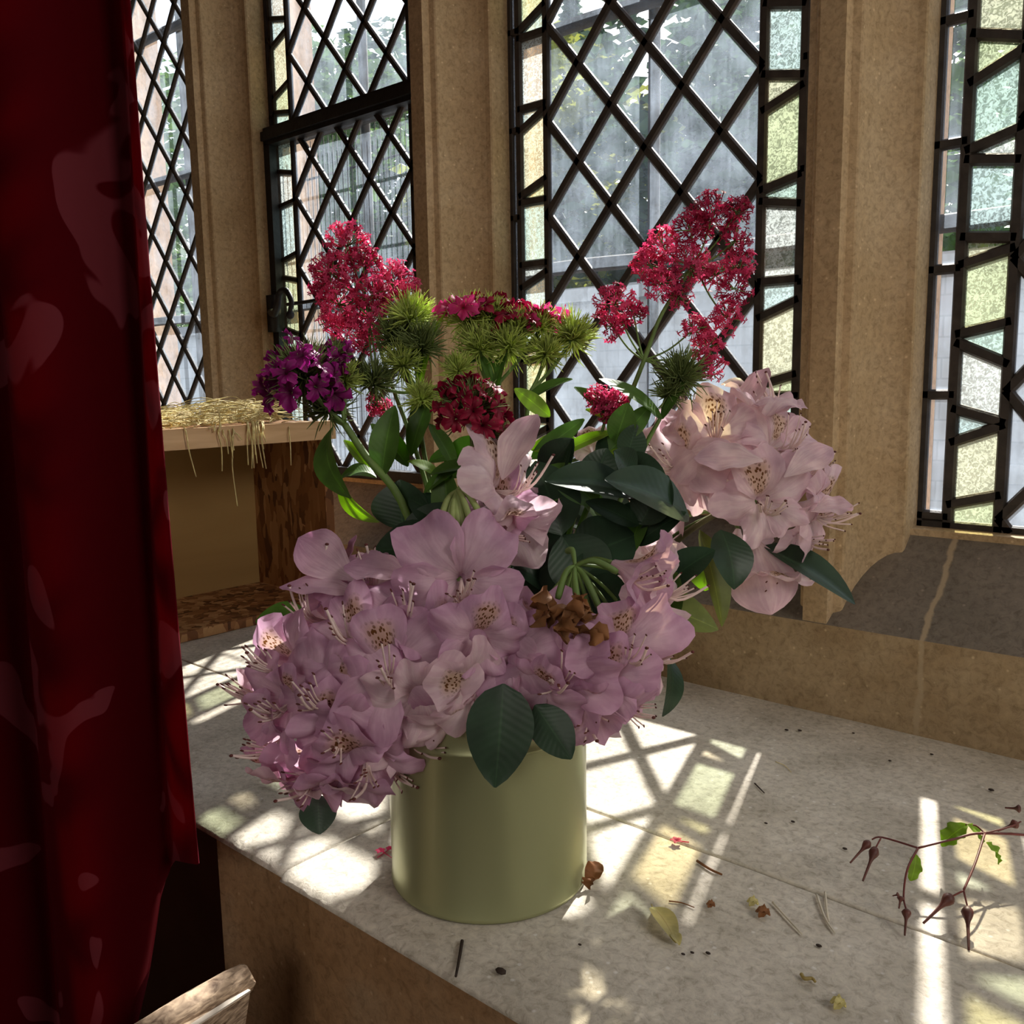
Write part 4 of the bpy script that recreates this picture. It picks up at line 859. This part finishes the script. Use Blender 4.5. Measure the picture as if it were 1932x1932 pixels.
# ------------------------------------------------------------ sweet williams
def bract_tuft(root, c, r, m, rn, n=60, up=Vector((0, 0, 1)), spread=.6):
    f = MB()
    for k in range(n):
        d = (up * spread + Vector((rn.gauss(0, 1), rn.gauss(0, 1), rn.gauss(0, 1))).normalized()).normalized(); s = c + d * r * rn.uniform(0, .3)
        e = c + d * r * rn.uniform(.8, 1.3) + Vector((0, 0, rn.uniform(-.05, .12) * r)); mid = s.lerp(e, .5) + Vector((rn.gauss(0, .05), rn.gauss(0, .05), rn.gauss(0, .05))) * r
        e = e + Vector((rn.gauss(0, .10), rn.gauss(0, .10), rn.gauss(0, .10))) * r
        tube(f, [s, mid, e], 0.0011, 0.0001, k=3, n=3, rf=lambda t: 0.00075 * (1 - t) ** .6 + .00014)
    return build('bud_tuft', f, M[m], root)
def tiny_flower(root, p, ax, size, m, rn):
    f = MB(); corolla(f, p - ax * size * .4, ax, rn.uniform(0, 6), size, rn.uniform(.75, 1.35), rn.randint(0, 9999), notch=.16, ruff=1.6, length=rn.uniform(.3, .75), hw=36, grid=(6, 8)); o = build('blossom', f, M[m], root)
def sweet(label, path, heads, leaves=(), r0=.0026):
    rn = random.Random(int(heads[0][0]) + 3); root = empty('sweet_william_stem', IN(*path[0]))
    stem_part(root, [IN(*path[0]), MOUTH(*path[1])] + [at(*p) for p in path[2:]], r0, r0 * .65)
    for h in heads:
        c = at(*h[:3]); r = h[3] / FPX * h[2]; o = bract_tuft(root, c, r * (1 if not h[5] else .85), h[4], rn, n=int(240 * max(.6, h[3] / 45)))
        j = at(*h[7]) if len(h) > 7 else at(*path[-1])
        f = MB(); tube(f, [j, j.lerp(c, .5) + Vector((0, 0, -.003)), c], .0015, .0017, k=6, n=4); build('flower_stalk', f, M['stem'], root)
        if h[5]:
            pos = []; cnt = h[6]; tries = 0
            while len(pos) < cnt and tries < 4000:
                tries += 1; d = Vector((rn.gauss(0, 1), rn.gauss(0, 1), rn.gauss(0, 1))).normalized()
                if h[8] == 'dome' and d.z < -.45: continue
                if h[8] == 'top' and d.z < .35: continue
                p = c + d * r * rn.uniform(.82, 1.08)
                if any((p - q).length < .0145 for q in pos): continue
                pos.append(p); tiny_flower(root, p, (d + Vector((rn.gauss(0, .38), rn.gauss(0, .38), .25 + rn.gauss(0, .2)))).normalized(), rn.uniform(.0095, .0125), h[5], rn)
    for l in leaves: leaf_part(root, *l[:4], **(l[4] if len(l) > 4 else {}))
    tag(root, label, 'sweet william', 'sweet william stems in the green pot'); return root
G = D(m='leaf_green', curl=.08, fold=.35)
sweet('magenta-purple sweet william head on a thick stem at the far left', [(-0.05, 0.01), (-0.05, 0.01), (770, 975, .70), (690, 860, .70), (650, 800, .70)], [
    (572, 715, .69, 76, 'bract_dark', 'magenta', 25, (650, 800, .70), 'dome'), (632, 672, .70, 34, 'bract_dark', 'magenta', 8, (650, 800, .70), 'dome'), (620, 775, .71, 50, 'bract_dark', None, 0, (650, 800, .70)), (650, 720, .71, 38, 'bract', None, 0, (650, 800, .70))], [
    ((628, 805, .69), (662, 940, .67), .028, (-.8, .2, .6), D(m='leaf_green', curl=.22, fold=.3)), ((640, 895, .70), (715, 985, .69), .018, (-.6, -.4, .6), D(m='leaf_lime', curl=.2)),
    ((710, 900, .70), (640, 905, .70), .018, (0, .8, .5), D(m='leaf_green', curl=.25)), ((720, 900, .70), (745, 765, .70), .024, (-.3, .2, .9), G)], r0=.004)
sweet('crimson sweet william head at the centre of the bouquet', [(0.0, 0.01), (0, .01), (890, 1000, .70), (893, 880, .69)], [
    (888, 775, .68, 66, 'bract_dark', 'crimson', 17, (893, 880, .69), 'dome'), (930, 815, .68, 34, 'bract_dark', 'crimson', 5, (893, 880, .69), 'dome')], [
    ((890, 880, .69), (812, 895, .69), .016, (0, .8, .5), G), ((850, 1000, .70), (840, 880, .70), .022, (-.3, .2, .9), G), ((800, 930, .70), (905, 860, .70), .016, (-.3, .7, .6), G)])
rr = sweet('rose-red and lime sweet william heads at the top centre', [(-0.01, 0.03), (-.01, .03), (925, 900, .75), (925, 740, .755)], [
    (880, 605, .755, 52, 'bract', 'rose', 5, (925, 740, .755), 'top'), (925, 600, .76, 46, 'bract', 'crimson', 5, (925, 740, .755), 'top'), (975, 620, .755, 44, 'bract', 'crimson', 6, (925, 740, .755), 'top'), (1020, 620, .76, 46, 'bract', 'rose', 6, (925, 740, .755), 'top'),
    (905, 660, .75, 48, 'bract', None, 0, (925, 740, .755)), (960, 655, .75, 46, 'bract', None, 0, (925, 740, .755)), (1080, 640, .76, 48, 'bract', None, 0, (1000, 740, .755)), (1030, 670, .755, 40, 'bract', None, 0, (1000, 740, .755))], [
    ((990, 760, .75), (1080, 715, .745), .016, (-.2, .8, .5), G), ((940, 740, .75), (905, 670, .75), .014, (.6, .2, .7), G), ((925, 780, .75), (960, 650, .75), .014, (-.6, .2, .7), G), ((850, 700, .75), (900, 680, .75), .014, (.1, .8, .4), G)])
stem_part(rr, [MOUTH(.0, .02), at(985, 870, .74), at(1000, 740, .755)], .0024, .0016)
sweet('unopened spiky green sweet william buds left of centre', [(-0.02, 0.03), (-.02, .03), (810, 900, .74), (790, 740, .745)], [
    (775, 605, .745, 50, 'bract', None, 0), (745, 640, .75, 44, 'bract_dark', None, 0), (795, 660, .74, 52, 'bract_dark', None, 0), (760, 690, .735, 40, 'bract', None, 0), (705, 725, .73, 46, 'bract_dark', None, 0), (795, 755, .72, 36, 'bract', None, 0), (865, 700, .74, 36, 'bract', None, 0)], [
    ((775, 860, .73), (815, 740, .73), .016, (-.3, .2, .9), G), ((810, 800, .73), (860, 890, .72), .014, (.5, .3, .7), G), ((790, 760, .74), (840, 590, .75), .012, (-.7, .2, .6), D(m='leaf_lime', curl=.08)), ((770, 880, .73), (700, 800, .73), .018, (.3, .5, .7), G), ((830, 900, .72), (770, 870, .72), .014, (.3, .8, .5), D(m='leaf_lime', curl=.1))])
sweet('dark green bristly sweet william bud head below the tall valerian', [(0.03, 0.03), (.03, .03), (1190, 900, .745), (1245, 790, .745)], [(1283, 715, .74, 52, 'bract_dark', None, 0), (1262, 745, .74, 34, 'bract_dark', None, 0)], [((1245, 790, .74), (1210, 760, .74), .012, (0, .8, .5), G)])

# filler foliage inside the bouquet
root = empty('foliage_sprig', IN(0, 0)); stem_part(root, [IN(0, 0), MOUTH(0, 0), at(940, 1000, .71), at(960, 900, .72)], .002, .0015)
rn = random.Random(21)
for k in range(34):
    x = rn.uniform(740, 1260); y = rn.uniform(880, 1180); d = rn.uniform(.69, .75); an = rn.uniform(-.4, PI + .4); L = rn.uniform(60, 120)
    leaf_part(root, (x, y, d), (x + L * math.cos(an), y - L * math.sin(an), d + rn.uniform(-.03, .02)), rn.uniform(.016, .034), (rn.uniform(-.5, .5), .5, .7), m=rn.choice(['leaf_green', 'leaf_rhodo', 'leaf_rhodo', 'leaf_rhodo']), curl=.08, fold=.3)
for k in range(14):
    x = rn.uniform(650, 1230); y = rn.uniform(760, 900); d = rn.uniform(.73, .76); an = rn.uniform(.2, PI - .2); L = rn.uniform(60, 130)
    leaf_part(root, (x, y, d), (x + L * math.cos(an), y - L * math.sin(an), d), rn.uniform(.010, .018), (rn.uniform(-.6, .6), .4, .7), m=rn.choice(['leaf_green', 'leaf_lime']), curl=.08, fold=.3)
tag(root, 'mixed green leaves filling the middle of the bouquet above the pot', 'foliage')

# ------------------------------------------------------------ cranesbill sprig at the right
root = empty('cranesbill_sprig', atz(1990, 1620, 0.0)); hz = 0.030
def az(x, y, z): return atz(x, y, z)
f = MB()
J1 = az(1858, 1572, .034); J2 = az(1732, 1600, .030)
tube(f, [az(2060, 1640, .002), az(1990, 1585, .02), J1, az(1800, 1583, .035), J2], .0011, .0009, k=6)
tube(f, [J2, az(1665, 1580, .03), az(1645, 1584, .028)], .0008, .0006, k=5); tube(f, [az(1662, 1581, .03), az(1652, 1600, .026)], .0007, .0006, k=5)
tube(f, [J1, az(1840, 1628, .028), az(1818, 1680, .02)], .001, .0008, k=5); tube(f, [az(1818, 1680, .02), az(1795, 1692, .016)], .0007, .0006, k=5); tube(f, [az(1818, 1680, .02), az(1825, 1710, .012)], .0007, .0006, k=5)
tube(f, [J2, az(1712, 1640, .024), az(1705, 1690, .014), az(1710, 1716, .010)], .0009, .0006, k=5); tube(f, [J1, az(1842, 1558, .036), az(1822, 1556, .038)], .0008, .0006, k=5)
tube(f, [J1, az(1905, 1560, .036), az(1926, 1550, .036)], .0007, .0006, k=5)
build('stem', f, M['red_stem'], root)
for (x0, y0, z0_, x1, y1, z1_, s) in [(1640, 1588, .028, 1604, 1628, .018, 1), (1652, 1600, .026, 1628, 1662, .012, 1.15), (1796, 1690, .018, 1742, 1742, .004, 1.3), (1825, 1712, .014, 1828, 1792, .001, 1.25), (1711, 1716, .012, 1707, 1765, .002, 1), (1700, 1692, .014, 1696, 1714, .009, .8), (1696, 1688, .016, 1684, 1690, .014, .6), (1920, 1553, .036, 1882, 1568, .03, 1.1), (1926, 1526, .04, 1896, 1524, .038, 1)]:
    f = MB(); a, b_ = az(x0, y0, z0_), az(x1, y1, z1_); tube(f, [a, a.lerp(b_, .5), b_], .001, k=7, n=6, rf=lambda t: s * (.0006 + .0022 * math.exp(-((t - .17) / .14) ** 2) + .0006 * (1 - t))); build('seed_pod', f, M['pod'], root)
for (x0, y0, z0_, x1, y1, z1_, w_) in [(1826, 1556, .038, 1776, 1596, .020, .013), (1826, 1556, .038, 1852, 1594, .02, .007), (1862, 1590, .03, 1884, 1630, .012, .007), (1728, 1612, .028, 1718, 1662, .010, .008)]:
    f = MB(); leaf(f, az(x0, y0, z0_), az(x1, y1, z1_), w_, cv(.1, .8, .5), curl=.15, fold=.3, n=10, wave=.5); build('leaf', f, M['leaf_lime'], root)
tag(root, 'dried cranesbill sprig with beaked seed pods lying on the seat at the right', 'plant sprig')

# ------------------------------------------------------------ debris on the seat
def lay(name, f, m, label, cat, group=None): o = build(name, f, M[m]); tag(o, label, cat, group); return o
def wpt(x, y, z=.0012): return atz(x, y, z)
f = MB(); leaf(f, wpt(1232, 1712, .003), wpt(1275, 1778, .003), .014, Vector((.1, 0, 1)), curl=.10, fold=.5); leaf(f, wpt(1268, 1762, .004), wpt(1282, 1782, .002), .006, Vector((0, 0, 1)), curl=.2, fold=.6, n=6); tube(f, [wpt(1229, 1706, .002), wpt(1234, 1720, .003)], .0005, k=4)
lay('fallen_leaf', f, 'leaf_yellow', 'small yellow-green fallen leaf on the seat right of the pot', 'leaf')
f = MB(); leaf(f, wpt(1131, 1628, .012), wpt(1108, 1668, .003), .012, Vector((.4, -.2, 1)), curl=.2, fold=.7, wave=.3); leaf(f, wpt(1120, 1655, .008), wpt(1112, 1678, .002), .010, Vector((-.4, -.4, 1)), curl=.3, fold=.7, wave=.4)
lay('withered_petal', f, 'brown_bud', 'orange withered flower lying against the foot of the pot', 'petal')
def star(f, x, y, s=.004):
    c = wpt(x, y, .002)
    for j in range(5):
        an = j * 1.2566; e = Vector((math.cos(an), math.sin(an), .3)); leaf(f, c, c + e * s, s * .5, Vector((0, 0, 1)), n=4, cross=2)
f = MB(); star(f, 718, 1607); star(f, 735, 1602, .003); tube(f, [wpt(712, 1618), wpt(735, 1602)], .0004, k=4); tube(f, [wpt(742, 1620), wpt(720, 1606)], .0004, k=4); lay('fallen_floret', f, 'valerian', 'tiny pink fallen floret beside the left foot of the pot', 'floret')
f = MB(); star(f, 1276, 1588, .005); tube(f, [wpt(1300, 1589), wpt(1276, 1586)], .0005, k=4); lay('fallen_floret', f, 'valerian', 'tiny red fallen floret on the slab joint right of the pot', 'floret')
for pts, m, lab, r_ in [([(1315, 1624), (1340, 1640), (1362, 1650)], 'brown_bud', 'brown twisted twig right of the fallen red floret', .0011), ([(1458, 1702), (1485, 1732), (1513, 1762)], 'dry_pale', 'straight pale dry stem, left one of the pale stems on the seat', .0009),
        ([(1541, 1688), (1556, 1730), (1575, 1760)], 'dry_pale', 'pale dry stem bent at the end, long one beside the slab joint', .0009), ([(1557, 1683), (1560, 1715), (1564, 1738)], 'dry_pale', 'short pale dry stem touching the long bent one', .0009),
        ([(1424, 1478), (1433, 1487), (1442, 1496)], 'speck', 'short black twig near the stripe of sunlight', .0007), ([(872, 1775), (867, 1806), (860, 1842)], 'speck', 'dark thin twig at the front edge of the seat', .0012),
        ([(1262, 1700), (1285, 1703), (1310, 1712)], 'brown_bud', 'thin brown thread above the fallen yellow leaf', .0005), ([(1512, 1838), (1518, 1846), (1532, 1846), (1538, 1852)], 'leaf_yellow', 'curled pale shred on the front slab', .0013), ([(1463, 1437), (1480, 1444), (1493, 1457)], 'straw', 'thin pale thread near the base of the window wall', .0004)]:
    f = MB(); tube(f, [wpt(x, y, r_ + .0008) for x, y in pts], r_, r_ * .7, k=6); lay('dry_stem', f, m, lab, 'twig')
for x, y, s, m, lab in [(1438, 1724, .005, 'brown_bud', 'small orange-brown bud scale on the front slab'), (1419, 1704, .004, 'leaf_yellow', 'pale crumpled scale beside the orange bud scale'), (1580, 1896, .0045, 'leaf_yellow', 'pale round husk at the bottom of the view'), (1340, 1708, .003, 'brown_bud', 'tiny orange scale right of the fallen yellow leaf')]:
    f = MB(); c = wpt(x, y, .002); leaf(f, c - Vector((s, 0, 0)), c + Vector((s, s * .4, 0)), s * 1.3, Vector((.2, 0, 1)), curl=.25, fold=.6, n=6, wave=.4); leaf(f, c - Vector((0, s, 0)), c + Vector((s * .4, s, .001)), s, Vector((.4, 0, 1)), curl=.3, fold=.6, n=6, wave=.4); lay('bud_scale', f, m, lab, 'bud scale')
SEEDS = [(945, 1832, .0035, 'in front of the pot, largest of the dark seeds'), (1094, 1782, .0012, 'under the yellow patch of light'), (1289, 1800, .0013, 'just below the fallen yellow leaf'), (1306, 1797, .0013, 'right below the fallen yellow leaf'), (1336, 1798, .0016, 'on the front slab between the yellow leaf and the orange scale'), (1545, 1784, .0018, 'below the pale dry stems'), (1445, 1553, .0014, 'left one of two on the back slab'), (1496, 1550, .0016, 'right one of two on the back slab'), (1594, 1601, .0017, 'left of the cranesbill sprig'), (1679, 1435, .0014, 'near the wall below the mortar line'), (1758, 1423, .0015, 'near the wall right of the mortar line'), (1484, 1377, .0020, 'near the wall, left of a pair'), (1509, 1378, .0020, 'near the wall, right of a pair'), (1870, 1490, .0022, 'near the right edge by the wall'), (1610, 1383, .0014, 'close under the window wall')]
for x, y, s, lab in SEEDS:
    f = MB(); blob(f, wpt(x, y, s * .5 + .0006), s, 7, 5, (1.2, .8, .45)); lay('seed', f, 'speck', 'small dark seed ' + lab, 'seed', 'dark seeds on the stone seat')
